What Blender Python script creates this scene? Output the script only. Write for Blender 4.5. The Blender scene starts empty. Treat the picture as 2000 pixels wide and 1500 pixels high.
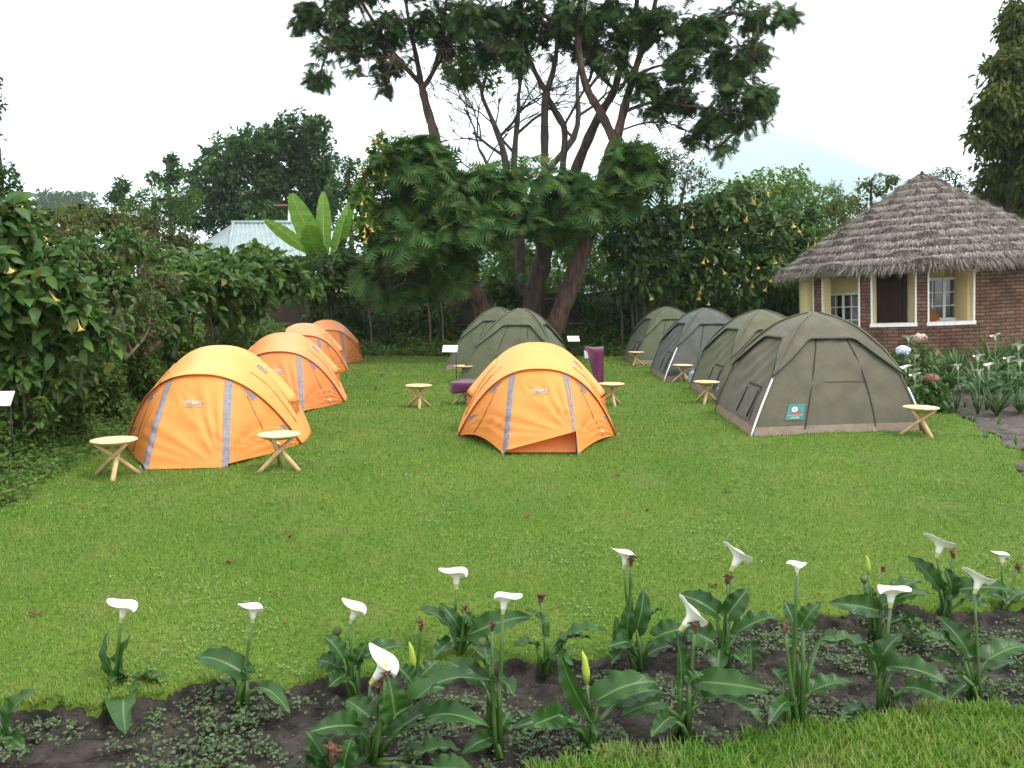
import bpy, math, random
import numpy as np
from mathutils import Vector, Matrix, noise as mnoise
S = bpy.context.scene
COL = S.collection
R = math.radians
rnd = random.Random(7)
rng = np.random.default_rng(7)

# ------------------------------------------------------------------ camera
F, YH, CH = 1600.0, 588.0, 1.70           # focal length in photo pixels, horizon row, eye height
PITCH = math.atan((750 - YH) / F)
cd = bpy.data.cameras.new("camera"); cd.sensor_width = 36; cd.lens = 36 * F / 2000
cd.clip_start = 0.05; cd.clip_end = 9000
cam = bpy.data.objects.new("camera", cd); COL.objects.link(cam)
cam.location = (0, 0, CH); cam.rotation_euler = (math.pi / 2 - PITCH, 0, 0)
S.camera = cam
# ------------------------------------------------------------------ sky, sun, exposure
SUN_EL, SUN_AZ = R(58), R(115)            # azimuth measured from +Y towards +X
w = bpy.data.worlds.new("World"); S.world = w; w.use_nodes = True
nt = w.node_tree; nt.nodes.clear()
out = nt.nodes.new("ShaderNodeOutputWorld"); bg = nt.nodes.new("ShaderNodeBackground")
sky = nt.nodes.new("ShaderNodeTexSky"); sky.sky_type = 'NISHITA'; sky.sun_disc = False
sky.sun_elevation = SUN_EL; sky.sun_rotation = SUN_AZ; sky.air_density = 1.2; sky.dust_density = 3
tc = nt.nodes.new("ShaderNodeTexCoord"); ns = nt.nodes.new("ShaderNodeTexNoise"); ns.inputs['Scale'].default_value = 2.2
ns.inputs['Detail'].default_value = 5
mr = nt.nodes.new("ShaderNodeMapRange"); mr.inputs[1].default_value = .3; mr.inputs[2].default_value = .7
mr.inputs[3].default_value = .86; mr.inputs[4].default_value = 1.0
mx = nt.nodes.new("ShaderNodeMix"); mx.data_type = 'RGBA'
mx.inputs[7].default_value = (10.6, 10.8, 11.1, 1)      # overcast cloud deck
nt.links.new(tc.outputs['Generated'], ns.inputs['Vector']); nt.links.new(ns.outputs['Fac'], mr.inputs[0])
nt.links.new(mr.outputs[0], mx.inputs[0]); nt.links.new(sky.outputs[0], mx.inputs[6])
nt.links.new(mx.outputs[2], bg.inputs['Color']); bg.inputs['Strength'].default_value = 0.10
nt.links.new(bg.outputs[0], out.inputs[0])
sl = bpy.data.lights.new("sun", 'SUN'); sl.energy = 1.5; sl.angle = R(14); sl.color = (1, .965, .9)
so = bpy.data.objects.new("sun", sl); COL.objects.link(so)
sd = Vector((math.sin(SUN_AZ) * math.cos(SUN_EL), math.cos(SUN_AZ) * math.cos(SUN_EL), math.sin(SUN_EL)))
so.rotation_euler = sd.to_track_quat('Z', 'Y').to_euler()
S.view_settings.view_transform = 'Standard'; S.view_settings.look = 'None'
S.view_settings.exposure = 1.3; S.view_settings.gamma = 1
S.render.engine = 'CYCLES'
S.cycles.max_bounces = 6; S.cycles.diffuse_bounces = 3; S.cycles.glossy_bounces = 2
S.cycles.transmission_bounces = 4; S.cycles.transparent_max_bounces = 6; S.cycles.volume_bounces = 2
S.cycles.use_denoising = True; S.cycles.caustics_reflective = False; S.cycles.caustics_refractive = False

# ------------------------------------------------------------------ pixel <-> world (photo pixels, 2000x1500)
CP, SP = math.cos(PITCH), math.sin(PITCH)
def ray(u, v):
    a, b = (u - 1000) / F, -(v - 750) / F
    return Vector((a, CP + b * SP, -SP + b * CP))
def P(u, v, Y):
    r = ray(u, v); return Vector((0, 0, CH)) + r * (Y / r.y)
def G(u, v, z=0.0):
    r = ray(u, v); return Vector((0, 0, CH)) + r * ((z - CH) / r.z)

# ------------------------------------------------------------------ materials
def lk(t, a, b): t.links.new(a, b)
MC = {}
def mat(name, col, rough=.8, col2=None, scale=8, spec=.3, bump=0, bscale=None, detail=5, stretch=None, island=None, trans=0.0,
        tcol=None, ramp=(.35, .65), sheen=0):
    """Principled material: noise-mixed colours, bump, random tint per leaf (island), translucency for thin leaves and cloth."""
    m = bpy.data.materials.new(name); m.use_nodes = True; t = m.node_tree; n = t.nodes
    b = n['Principled BSDF']; b.inputs['Roughness'].default_value = rough
    b.inputs['Specular IOR Level'].default_value = spec
    if sheen: b.inputs['Sheen Weight'].default_value = sheen
    tcn = n.new("ShaderNodeTexCoord"); src = tcn.outputs['Object']
    if stretch:
        mp = n.new("ShaderNodeMapping"); mp.inputs['Scale'].default_value = stretch; lk(t, src, mp.inputs[0]); src = mp.outputs[0]
    c = None
    b.inputs['Base Color'].default_value = (*col, 1)
    if col2:
        nz = n.new("ShaderNodeTexNoise"); nz.inputs['Scale'].default_value = scale; nz.inputs['Detail'].default_value = detail
        lk(t, src, nz.inputs['Vector'])
        cr = n.new("ShaderNodeValToRGB"); cr.color_ramp.elements[0].position = ramp[0]; cr.color_ramp.elements[1].position = ramp[1]
        cr.color_ramp.elements[0].color = (*col, 1); cr.color_ramp.elements[1].color = (*col2, 1)
        lk(t, nz.outputs['Fac'], cr.inputs[0]); c = cr.outputs[0]
    if island:
        ge = n.new("ShaderNodeNewGeometry"); cr = n.new("ShaderNodeValToRGB"); els = cr.color_ramp.elements
        els[0].color = (*island[0], 1); els[1].color = (*island[-1], 1)
        for k in range(1, len(island) - 1):
            e = els.new(k / (len(island) - 1)); e.color = (*island[k], 1)
        lk(t, ge.outputs['Random Per Island'], cr.inputs[0]); c = cr.outputs[0]
    if c is not None: lk(t, c, b.inputs['Base Color'])
    if bump:
        nb = n.new("ShaderNodeTexNoise"); nb.inputs['Scale'].default_value = bscale or scale * 3; nb.inputs['Detail'].default_value = 4
        lk(t, src, nb.inputs['Vector'])
        bp = n.new("ShaderNodeBump"); bp.inputs['Strength'].default_value = bump; bp.inputs['Distance'].default_value = .02
        lk(t, nb.outputs['Fac'], bp.inputs['Height']); lk(t, bp.outputs[0], b.inputs['Normal'])
    if trans:
        tr = n.new("ShaderNodeBsdfTranslucent"); ms = n.new("ShaderNodeMixShader"); ms.inputs[0].default_value = trans
        if tcol: tr.inputs['Color'].default_value = (*tcol, 1)
        elif c is not None: lk(t, c, tr.inputs['Color'])
        else: tr.inputs['Color'].default_value = (*col, 1)
        lk(t, b.outputs[0], ms.inputs[1]); lk(t, tr.outputs[0], ms.inputs[2]); lk(t, ms.outputs[0], n['Material Output'].inputs[0])
    m['b'] = 1
    return m

M = {}
M['lawn'] = None
def lawn_mat():
    m = bpy.data.materials.new("lawn"); m.use_nodes = True; t = m.node_tree; n = t.nodes; b = n['Principled BSDF']
    b.inputs['Roughness'].default_value = .9; b.inputs['Specular IOR Level'].default_value = .1
    tcn = n.new("ShaderNodeTexCoord")
    def nz(s, d=4):
        x = n.new("ShaderNodeTexNoise"); x.inputs['Scale'].default_value = s; x.inputs['Detail'].default_value = d
        lk(t, tcn.outputs['Object'], x.inputs[0]); return x.outputs['Fac']
    def ramp(f, a, c1, bb, c2):
        cr = n.new("ShaderNodeValToRGB"); cr.color_ramp.elements[0].position = a; cr.color_ramp.elements[1].position = bb
        cr.color_ramp.elements[0].color = (*c1, 1); cr.color_ramp.elements[1].color = (*c2, 1); lk(t, f, cr.inputs[0]); return cr.outputs[0]
    a = ramp(nz(0.9), .35, (.070, .125, .014), .7, (.110, .15, .026))
    c = ramp(nz(35, 6), .3, (.3, .3, .3), .7, (1, 1, 1))
    mm = n.new("ShaderNodeMix"); mm.data_type = 'RGBA'; mm.blend_type = 'MULTIPLY'; mm.inputs[0].default_value = .6
    lk(t, a, mm.inputs[6]); lk(t, c, mm.inputs[7]); lk(t, mm.outputs[2], b.inputs['Base Color'])
    return m
M['lawn'] = lawn_mat()
def grass_mat():
    m = bpy.data.materials.new("grass_blades"); m.use_nodes = True; t = m.node_tree; n = t.nodes; b = n['Principled BSDF']
    b.inputs['Roughness'].default_value = .6; b.inputs['Specular IOR Level'].default_value = .25
    ge = n.new("ShaderNodeNewGeometry"); cr = n.new("ShaderNodeValToRGB"); e = cr.color_ramp.elements
    e[0].color = (.062, .150, .012, 1); e[1].color = (.235, .265, .09, 1)
    x = e.new(.55); x.color = (.100, .212, .018, 1); x = e.new(.88); x.color = (.152, .258, .032, 1)
    lk(t, ge.outputs['Random Per Island'], cr.inputs[0])
    tcn = n.new("ShaderNodeTexCoord"); nz = n.new("ShaderNodeTexNoise"); nz.inputs['Scale'].default_value = .8; nz.inputs['Detail'].default_value = 5
    lk(t, tcn.outputs['Object'], nz.inputs[0])
    c2 = n.new("ShaderNodeValToRGB"); c2.color_ramp.elements[0].position = .35; c2.color_ramp.elements[1].position = .68
    c2.color_ramp.elements[0].color = (.66, .86, .66, 1); c2.color_ramp.elements[1].color = (1.45, 1.12, 1.35, 1)
    lk(t, nz.outputs['Fac'], c2.inputs[0])
    mm = n.new("ShaderNodeMix"); mm.data_type = 'RGBA'; mm.blend_type = 'MULTIPLY'; mm.inputs[0].default_value = 1
    lk(t, cr.outputs[0], mm.inputs[6]); lk(t, c2.outputs[0], mm.inputs[7]); n2 = n.new("ShaderNodeTexNoise"); n2.inputs['Scale'].default_value = 1.9; n2.inputs['Detail'].default_value = 7; lk(t, tcn.outputs['Object'], n2.inputs[0])
    r2 = n.new("ShaderNodeMapRange"); r2.inputs[1].default_value = .55; r2.inputs[2].default_value = .74; r2.inputs[3].default_value = 0; r2.inputs[4].default_value = .75; lk(t, n2.outputs['Fac'], r2.inputs[0])
    m2 = n.new("ShaderNodeMix"); m2.data_type = 'RGBA'; m2.inputs[7].default_value = (.24, .22, .085, 1); lk(t, r2.outputs[0], m2.inputs[0]); lk(t, mm.outputs[2], m2.inputs[6]); mm = m2
    lk(t, mm.outputs[2], b.inputs['Base Color'])
    tr = n.new("ShaderNodeBsdfTranslucent"); lk(t, mm.outputs[2], tr.inputs[0])
    ms = n.new("ShaderNodeMixShader"); ms.inputs[0].default_value = .35
    lk(t, b.outputs[0], ms.inputs[1]); lk(t, tr.outputs[0], ms.inputs[2]); lk(t, ms.outputs[0], n['Material Output'].inputs[0])
    return m
M['grass'] = grass_mat()
M['soil'] = mat("soil", (.013, .011, .009), .95, (.046, .039, .032), 11, spec=.15, bump=1, bscale=40)
M['soil_dry'] = mat("dry_soil", (.050, .042, .035), .95, (.105, .090, .078), 6, spec=.15, bump=1, bscale=25)
M['bank'] = mat("bank_earth", (.02, .022, .010), .95, (.04, .035, .018), 3, bump=.6)
M['hill'] = mat("hill_slopes", (.05, .075, .06), .95, (.07, .09, .07), .01)
M['weeds'] = mat("weed_leaves", (.1, .1, .1), .6, island=[(.05, .085, .025), (.075, .12, .04), (.11, .15, .07), (.045, .07, .03)], trans=.25)
M['crumb'] = mat("soil_crumb", (.1, .1, .1), .95, spec=.1, island=[(.014, .010, .009), (.045, .036, .032), (.07, .055, .045), (.025, .02, .018), (.12, .08, .05)])
M['clover'] = mat("clover_leaves", (.1, .1, .1), .5, island=[(.11, .22, .03), (.15, .26, .05), (.19, .29, .08), (.10, .20, .03)], trans=.3)
M['cover'] = mat("ground_cover_leaves", (.1, .1, .1), .6, island=[(.050, .115, .016), (.08, .165, .026), (.125, .20, .036), (.10, .12, .04), (.06, .13, .022)], trans=0.4, spec=.15)
M['fern'] = mat("feathery_fronds", (.1, .1, .1), .55, island=[(.030, .085, .022), (.045, .110, .026), (.060, .130, .028), (.038, .095, .028), (.070, .135, .024), (.050, .115, .024), (.050, .120, .030), (.16, .12, .015)], trans=0.4, spec=.15)
M['fern2'] = mat("crown_fronds", (.1, .1, .1), .55, island=[(.026, .062, .018), (.040, .085, .020), (.058, .110, .022), (.028, .065, .022), (.08, .085, .02)], trans=0.42, spec=.15)
M['broad'] = mat("trumpet_bush_leaves", (.1, .1, .1), .45, island=[(.038, .092, .016), (.058, .125, .020), (.085, .155, .026), (.042, .098, .024), (.050, .112, .020), (.12, .13, .03)], trans=0.4, spec=.28)
M['bright'] = mat("bright_leaves", (.1, .1, .1), .5, island=[(.060, .135, .016), (.09, .175, .022), (.115, .20, .030), (.065, .135, .022), (.14, .16, .03)], trans=0.45, spec=.15)
M['dark'] = mat("dark_leaves", (.1, .1, .1), .5, island=[(.030, .070, .016), (.044, .095, .020), (.062, .120, .026), (.034, .078, .022), (.07, .10, .022)], trans=0.38, spec=.15)
M['pale'] = mat("pale_feathery_leaves", (.1, .1, .1), .55, island=[(.065, .125, .022), (.09, .15, .03), (.05, .11, .022)], trans=0.4, spec=.15)
M['cascade'] = mat("hanging_leaves", (.1, .1, .1), .55, island=[(.045, .075, .014), (.078, .105, .018), (.10, .125, .02), (.042, .075, .018), (.12, .10, .02)], trans=0.4, spec=.15)
M['dryleaf'] = mat("dry_brush_leaves", (.1, .1, .1), .8, island=[(.09, .08, .03), (.075, .12, .025), (.06, .11, .022), (.11, .085, .05), (.085, .13, .03), (.10, .05, .035)], trans=0.3, spec=.15)
M['banana'] = mat("banana_leaf", (.11, .24, .02), .4, (.16, .30, .035), 3, spec=.4, trans=.35, stretch=(1, 1, 6))
M['bark'] = mat("reddish_bark", (.036, .022, .016), .9, (.115, .068, .048), 5, bump=1, bscale=9, stretch=(2.2, 2.2, .5))
M['bark2'] = mat("dark_bark", (.028, .020, .015), .9, (.07, .048, .036), 5, bump=1, bscale=9, stretch=(2.2, 2.2, .5))
M['twig'] = mat("grey_twigs", (.045, .036, .032), .9, (.09, .072, .062), 6)
M['drytwig'] = mat("brown_twigs", (.07, .05, .035), .9, (.15, .11, .075), 6)
M['stem'] = mat("green_stems", (.03, .05, .02), .7, (.05, .06, .03), 6)
M['trumpet'] = mat("yellow_trumpets", (.62, .40, .08), .5, (.72, .55, .17), 9, trans=.3)
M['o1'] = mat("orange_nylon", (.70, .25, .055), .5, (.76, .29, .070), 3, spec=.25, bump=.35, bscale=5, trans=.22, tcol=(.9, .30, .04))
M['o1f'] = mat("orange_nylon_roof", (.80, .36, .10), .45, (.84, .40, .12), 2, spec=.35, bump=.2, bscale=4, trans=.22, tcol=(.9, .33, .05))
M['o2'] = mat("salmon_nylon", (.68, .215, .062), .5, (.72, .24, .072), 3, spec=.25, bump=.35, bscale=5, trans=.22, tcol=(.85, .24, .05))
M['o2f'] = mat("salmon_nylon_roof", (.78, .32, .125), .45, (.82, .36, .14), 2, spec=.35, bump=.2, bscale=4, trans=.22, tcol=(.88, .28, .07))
M['zipgrey'] = mat("grey_zip_tape", (.14, .135, .165), .6, (.20, .19, .225), 30, spec=.3)
M['black'] = mat("black_cord", (.012, .012, .013), .6)
M['logo'] = mat("pale_grey_print", (.34, .29, .26), .7)
M['white'] = mat("white_paint", (.78, .78, .76), .5, (.66, .66, .63), 12)
M['g1'] = mat("khaki_canvas", (0.076, 0.070, 0.048), .85, (0.095, 0.087, 0.061), 5, spec=.15, bump=.35, bscale=7, sheen=.1)
M['g2'] = mat("olive_canvas", (0.076, 0.075, 0.044), .85, (0.095, 0.092, 0.056), 5, spec=.15, bump=.35, bscale=7, sheen=.1)
M['g3'] = mat("grey_canvas", (0.060, 0.063, 0.056), .85, (0.078, 0.080, 0.070), 5, spec=.15, bump=.35, bscale=7, sheen=.1)
M['g4'] = mat("green_canvas", (0.066, 0.072, 0.043), .85, (0.085, 0.089, 0.054), 5, spec=.15, bump=.35, bscale=7, sheen=.1)
M['skirt'] = mat("tan_groundsheet", (.17, .125, .10), .8, (.22, .165, .13), 8, bump=.3)
M['seam'] = mat("dark_seam", (.030, .032, .026), .8)
M['binding'] = mat("dark_green_binding", (.020, .042, .032), .8)
M['teal'] = mat("teal_badge", (.035, .14, .13), .7, (.05, .18, .17), 30)
M['red'] = mat("faded_red_print", (.28, .07, .05), .8)
M['wood'] = mat("pale_wood", (.50, .34, .17), .6, (.64, .48, .28), 6, spec=.3, stretch=(1, 6, 1))
M['woodleg'] = mat("stool_leg_wood", (.42, .27, .13), .6, (.58, .41, .22), 8, spec=.3, stretch=(1, 1, .4))
M['purple'] = mat("purple_cloth", (.065, .009, .036), .85, (.090, .014, .052), 9, sheen=.2)
M['spathe'] = mat("white_spathe", (.80, .80, .75), .45, (.72, .72, .60), 9, trans=.28, spec=.35, bump=.15, bscale=60)
M['spathebase'] = mat("yellow_green_spathe_base", (.48, .48, .16), .45, trans=.25)
M['spadix'] = mat("yellow_spadix", (.75, .45, .03), .7)
M['wilt'] = mat("wilted_brown", (.050, .020, .012), .9, (.17, .085, .045), 60, bump=.6)
M['seedhead'] = mat("green_seed_head", (.05, .075, .03), .7, (.09, .11, .03), 80)
M['budc'] = mat("pale_green_bud", (.28, .36, .05), .5)
M['stalk'] = mat("lily_stalk", (.035, .085, .014), .45, (.055, .12, .02), 20, spec=.5)
M['petal'] = mat("hydrangea_blue", (.52, .58, .74), .8, (.62, .67, .80), 40)
M['petal2'] = mat("hydrangea_dusty_pink", (.38, .27, .22), .9, (.50, .40, .32), 40)
M['petal3'] = mat("hydrangea_faded_red", (.22, .09, .08), .9, (.32, .16, .12), 40)
M['strap'] = mat("strap_leaves", (.1, .1, .1), .5, island=[(.045, .095, .025), (.07, .13, .03), (.10, .16, .05), (.05, .10, .035), (.12, .14, .05)], trans=.25)
M['fallen'] = mat("fallen_leaf_brown", (.09, .035, .02), .9, (.15, .08, .04), 30)
M['yellow'] = mat("cream_yellow_plaster", (.68, .55, .28), .85, (.72, .59, .32), 3, bump=.1)
M['fascia'] = mat("olive_fascia", (.30, .27, .13), .8, (.34, .31, .16), 4)
M['door'] = mat("dark_door_wood", (.030, .010, .006), .5, (.050, .018, .010), 6, stretch=(6, 6, 1))
M['glass'] = mat("dark_window_glass", (.012, .015, .018), .08, spec=.8)
M['curtain'] = mat("lace_curtain", (.25, .25, .24), .9, (.10, .10, .10), 16)
M['thatch'] = mat("weathered_thatch", (.045, .036, .030), .95, (.16, .135, .115), 7, bump=1, bscale=30, stretch=(3, 3, 1))
M['straw'] = mat("thatch_straw", (.1, .1, .1), .9, island=[(.070, .058, .050), (.20, .172, .150), (.36, .315, .275), (.13, .108, .092), (.27, .235, .20), (.18, .17, .11)])
M['roofmetal'] = mat("pale_green_roof_sheet", (.20, .25, .25), .6, (.25, .30, .295), 2, spec=.3)
M['rust'] = mat("rusty_tin", (.16, .06, .035), .8, (.24, .11, .07), 6)
M['mud'] = mat("mud_wall", (.030, .022, .015), .95, (.062, .046, .032), 2.5, bump=1, bscale=6)
M['pole'] = mat("weathered_pole", (.10, .085, .06), .9, (.16, .13, .09), 8)
M['chairwood'] = mat("orange_chair_wood", (.36, .14, .035), .5)

def brick_mat():
    m = bpy.data.materials.new("brick"); m.use_nodes = True; t = m.node_tree; n = t.nodes; b = n['Principled BSDF']
    b.inputs['Roughness'].default_value = .9; b.inputs['Specular IOR Level'].default_value = .15
    uv = n.new("ShaderNodeUVMap"); br = n.new("ShaderNodeTexBrick")
    br.inputs['Scale'].default_value = 1; br.inputs['Brick Width'].default_value = .24; br.inputs['Row Height'].default_value = .082
    br.inputs['Mortar Size'].default_value = .010; br.inputs['Mortar Smooth'].default_value = .4; br.inputs['Bias'].default_value = -.1
    br.inputs['Color1'].default_value = (.135, .076, .054, 1); br.inputs['Color2'].default_value = (.195, .118, .084, 1)
    br.inputs['Mortar'].default_value = (.055, .034, .026, 1)
    nz = n.new("ShaderNodeTexNoise"); nz.inputs['Scale'].default_value = 2.5; nz.inputs['Detail'].default_value = 8
    wv = n.new("ShaderNodeTexNoise"); wv.inputs['Scale'].default_value = 5
    vm = n.new("ShaderNodeVectorMath"); vm.operation = 'SCALE'; vm.inputs['Scale'].default_value = .035
    va = n.new("ShaderNodeVectorMath"); va.operation = 'ADD'
    lk(t, uv.outputs[0], wv.inputs[0]); lk(t, wv.outputs['Color'], vm.inputs[0]); lk(t, uv.outputs[0], va.inputs[0]); lk(t, vm.outputs[0], va.inputs[1])
    lk(t, va.outputs[0], br.inputs['Vector']); lk(t, uv.outputs[0], nz.inputs[0])
    cr = n.new("ShaderNodeValToRGB"); cr.color_ramp.elements[0].position = .3; cr.color_ramp.elements[1].position = .7
    cr.color_ramp.elements[0].color = (.6, .6, .6, 1); cr.color_ramp.elements[1].color = (1.25, 1.2, 1.15, 1); lk(t, nz.outputs['Fac'], cr.inputs[0])
    mm = n.new("ShaderNodeMix"); mm.data_type = 'RGBA'; mm.blend_type = 'MULTIPLY'; mm.inputs[0].default_value = 1
    lk(t, br.outputs['Color'], mm.inputs[6]); lk(t, cr.outputs[0], mm.inputs[7]); lk(t, mm.outputs[2], b.inputs['Base Color'])
    bp = n.new("ShaderNodeBump"); bp.inputs['Strength'].default_value = 1; bp.inputs['Distance'].default_value = .02; bp.invert = True
    lk(t, br.outputs['Fac'], bp.inputs['Height']); lk(t, bp.outputs[0], b.inputs['Normal'])
    return m
M['brick'] = brick_mat()
def lily_leaf_mat():
    m = bpy.data.materials.new("lily_leaf"); m.use_nodes = True; t = m.node_tree; n = t.nodes; b = n['Principled BSDF']
    b.inputs['Roughness'].default_value = .40; b.inputs['Specular IOR Level'].default_value = .30
    uv = n.new("ShaderNodeUVMap"); sx = n.new("ShaderNodeSeparateXYZ"); lk(t, uv.outputs[0], sx.inputs[0])
    a = n.new("ShaderNodeMath"); a.operation = 'SUBTRACT'; a.inputs[1].default_value = .5; lk(t, sx.outputs[0], a.inputs[0])
    ab = n.new("ShaderNodeMath"); ab.operation = 'ABSOLUTE'; lk(t, a.outputs[0], ab.inputs[0])
    mv = n.new("ShaderNodeMapRange"); mv.inputs[1].default_value = .015; mv.inputs[2].default_value = .05; mv.inputs[3].default_value = 1; mv.inputs[4].default_value = 0
    lk(t, ab.outputs[0], mv.inputs[0])
    # side veins slanting forward
    k = n.new("ShaderNodeMath"); k.operation = 'MULTIPLY_ADD'; k.inputs[1].default_value = -.45; lk(t, ab.outputs[0], k.inputs[0]); lk(t, sx.outputs[1], k.inputs[2])
    k2 = n.new("ShaderNodeMath"); k2.operation = 'MULTIPLY'; k2.inputs[1].default_value = 75; lk(t, k.outputs[0], k2.inputs[0])
    si = n.new("ShaderNodeMath"); si.operation = 'SINE'; lk(t, k2.outputs[0], si.inputs[0])
    nz = n.new("ShaderNodeTexNoise"); nz.inputs['Scale'].default_value = 4; tcn = n.new("ShaderNodeTexCoord"); lk(t, tcn.outputs['Object'], nz.inputs[0])
    cr = n.new("ShaderNodeValToRGB"); cr.color_ramp.elements[0].color = (.011, .038, .008, 1); cr.color_ramp.elements[1].color = (.034, .092, .014, 1)
    cr.color_ramp.elements[0].position = .3; cr.color_ramp.elements[1].position = .7; lk(t, nz.outputs['Fac'], cr.inputs[0])
    mm = n.new("ShaderNodeMix"); mm.data_type = 'RGBA'; mm.inputs[7].default_value = (.10, .17, .06, 1)
    lk(t, mv.outputs[0], mm.inputs[0]); lk(t, cr.outputs[0], mm.inputs[6]); lk(t, mm.outputs[2], b.inputs['Base Color'])
    bp = n.new("ShaderNodeBump"); bp.inputs['Strength'].default_value = .10; bp.inputs['Distance'].default_value = .004
    lk(t, si.outputs[0], bp.inputs['Height']); lk(t, bp.outputs[0], b.inputs['Normal'])
    tr = n.new("ShaderNodeBsdfTranslucent"); tr.inputs[0].default_value = (.05, .13, .012, 1)
    ms = n.new("ShaderNodeMixShader"); ms.inputs[0].default_value = .2
    lk(t, b.outputs[0], ms.inputs[1]); lk(t, tr.outputs[0], ms.inputs[2]); lk(t, ms.outputs[0], n['Material Output'].inputs[0])
    return m
M['lilyleaf'] = lily_leaf_mat()

# ------------------------------------------------------------------ object helpers
def link(o, parent=None):
    COL.objects.link(o)
    if parent is not None: o.parent = parent
    return o
def tag(o, label=None, cat=None, group=None, kind=None):
    if label: o['label'] = label
    if cat: o['category'] = cat
    if group: o['group'] = group
    if kind: o['kind'] = kind
    return o
def thing(name, label, cat, loc=(0, 0, 0), rz=0, group=None):
    o = bpy.data.objects.new(name, None); o.empty_display_size = .1
    o.location = loc; o.rotation_euler = (0, 0, rz); link(o)
    return tag(o, label, cat, group)
def kids(o): return [c for c in o.children]
def dup(root, loc, rz, label, swap=None):
    r = root.copy(); link(r); r.location = loc; r.rotation_euler = (0, 0, rz); r['label'] = label
    def rec(src, dst):
        for ch in kids(src):
            c = ch.copy(); link(c, dst)
            if swap and c.type == 'MESH' and c.data.materials and c.data.materials[0].name in swap:
                c.material_slots[0].link = 'OBJECT'; c.material_slots[0].material = swap[c.data.materials[0].name]
            rec(ch, c)
    rec(root, r)
    return r
def np_mesh(name, V, polys, k):
    me = bpy.data.meshes.new(name); V = np.asarray(V, dtype=np.float32).reshape(-1, 3); polys = np.asarray(polys, dtype=np.int32).reshape(-1, k)
    me.vertices.add(len(V)); me.vertices.foreach_set('co', V.ravel())
    me.loops.add(polys.size); me.loops.foreach_set('vertex_index', polys.ravel())
    me.polygons.add(len(polys)); me.polygons.foreach_set('loop_start', np.arange(0, polys.size, k, dtype=np.int32))
    me.polygons.foreach_set('loop_total', np.full(len(polys), k, dtype=np.int32))
    me.update(calc_edges=True); return me
def np_obj(name, V, polys, k, m, parent=None, smooth=False):
    me = np_mesh(name, V, polys, k); me.materials.append(m)
    if smooth: me.polygons.foreach_set('use_smooth', np.ones(len(me.polygons), dtype=bool))
    return link(bpy.data.objects.new(name, me), parent)

class MB:
    def __init__(s): s.v = []; s.f = []; s.uv = {}
    def add(s, V, Fc):
        o = len(s.v); s.v += [tuple(p) for p in V]; s.f += [tuple(i + o for i in q) for q in Fc]; return s
    def box(s, c, d, rz=0):
        x, y, z = d[0] / 2, d[1] / 2, d[2] / 2; ca, sa = math.cos(rz), math.sin(rz)
        V = []
        for sz in (-z, z):
            for (px, py) in ((-x, -y), (x, -y), (x, y), (-x, y)):
                V.append((c[0] + px * ca - py * sa, c[1] + px * sa + py * ca, c[2] + sz))
        return s.add(V, [(3, 2, 1, 0), (4, 5, 6, 7), (0, 1, 5, 4), (1, 2, 6, 5), (2, 3, 7, 6), (3, 0, 4, 7)])
    def tube(s, pts, r, n=8, cap=True):
        pts = [Vector(p) for p in pts]; rr = r if hasattr(r, '__len__') else [r] * len(pts); V = []; Fc = []
        t0 = (pts[1] - pts[0]).normalized(); ref = Vector((0, 0, 1)) if abs(t0.z) < .8 else Vector((1, 0, 0))
        a = t0.cross(ref).normalized()
        for i, p in enumerate(pts):
            t = (pts[min(i + 1, len(pts) - 1)] - pts[max(i - 1, 0)])
            t = t.normalized() if t.length > 1e-9 else t0
            a = a - t * a.dot(t); a = a.normalized() if a.length > 1e-6 else t.orthogonal().normalized(); b = t.cross(a)
            for k in range(n):
                an = 2 * math.pi * k / n; V.append(p + (a * math.cos(an) + b * math.sin(an)) * rr[i])
        for i in range(len(pts) - 1):
            for k in range(n):
                k2 = (k + 1) % n; Fc.append((i * n + k, i * n + k2, (i + 1) * n + k2, (i + 1) * n + k))
        if cap: Fc.append(tuple(range(n - 1, -1, -1))); Fc.append(tuple((len(pts) - 1) * n + k for k in range(n)))
        return s.add(V, Fc)
    def lathe(s, prof, n=20, c=(0, 0, 0)):
        V = []; Fc = []
        for (r, z) in prof:
            for k in range(n):
                a = 2 * math.pi * k / n; V.append((c[0] + r * math.cos(a), c[1] + r * math.sin(a), c[2] + z))
        for i in range(len(prof) - 1):
            for k in range(n):
                k2 = (k + 1) % n; Fc.append((i * n + k, i * n + k2, (i + 1) * n + k2, (i + 1) * n + k))
        return s.add(V, Fc)
    def grid(s, fn, nu, nv):
        V = [fn(i / nu, j / nv) for j in range(nv + 1) for i in range(nu + 1)]
        return s.add(V, [(j * (nu + 1) + i, j * (nu + 1) + i + 1, (j + 1) * (nu + 1) + i + 1, (j + 1) * (nu + 1) + i) for j in range(nv) for i in range(nu)])
    def build(s, name, m, parent=None, smooth=True, uvs=None):
        me = bpy.data.meshes.new(name); me.from_pydata(s.v, [], s.f); me.materials.append(m)
        if smooth: me.polygons.foreach_set('use_smooth', [True] * len(me.polygons))
        if uvs is not None:
            l = me.uv_layers.new(name='UVMap')
            for lp in me.loops: l.data[lp.index].uv = uvs[lp.vertex_index]
        me.update(); return link(bpy.data.objects.new(name, me), parent)
def solidify(o, t, off=-1):
    md = o.modifiers.new("thickness", 'SOLIDIFY'); md.thickness = t; md.offset = off; return o

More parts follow.
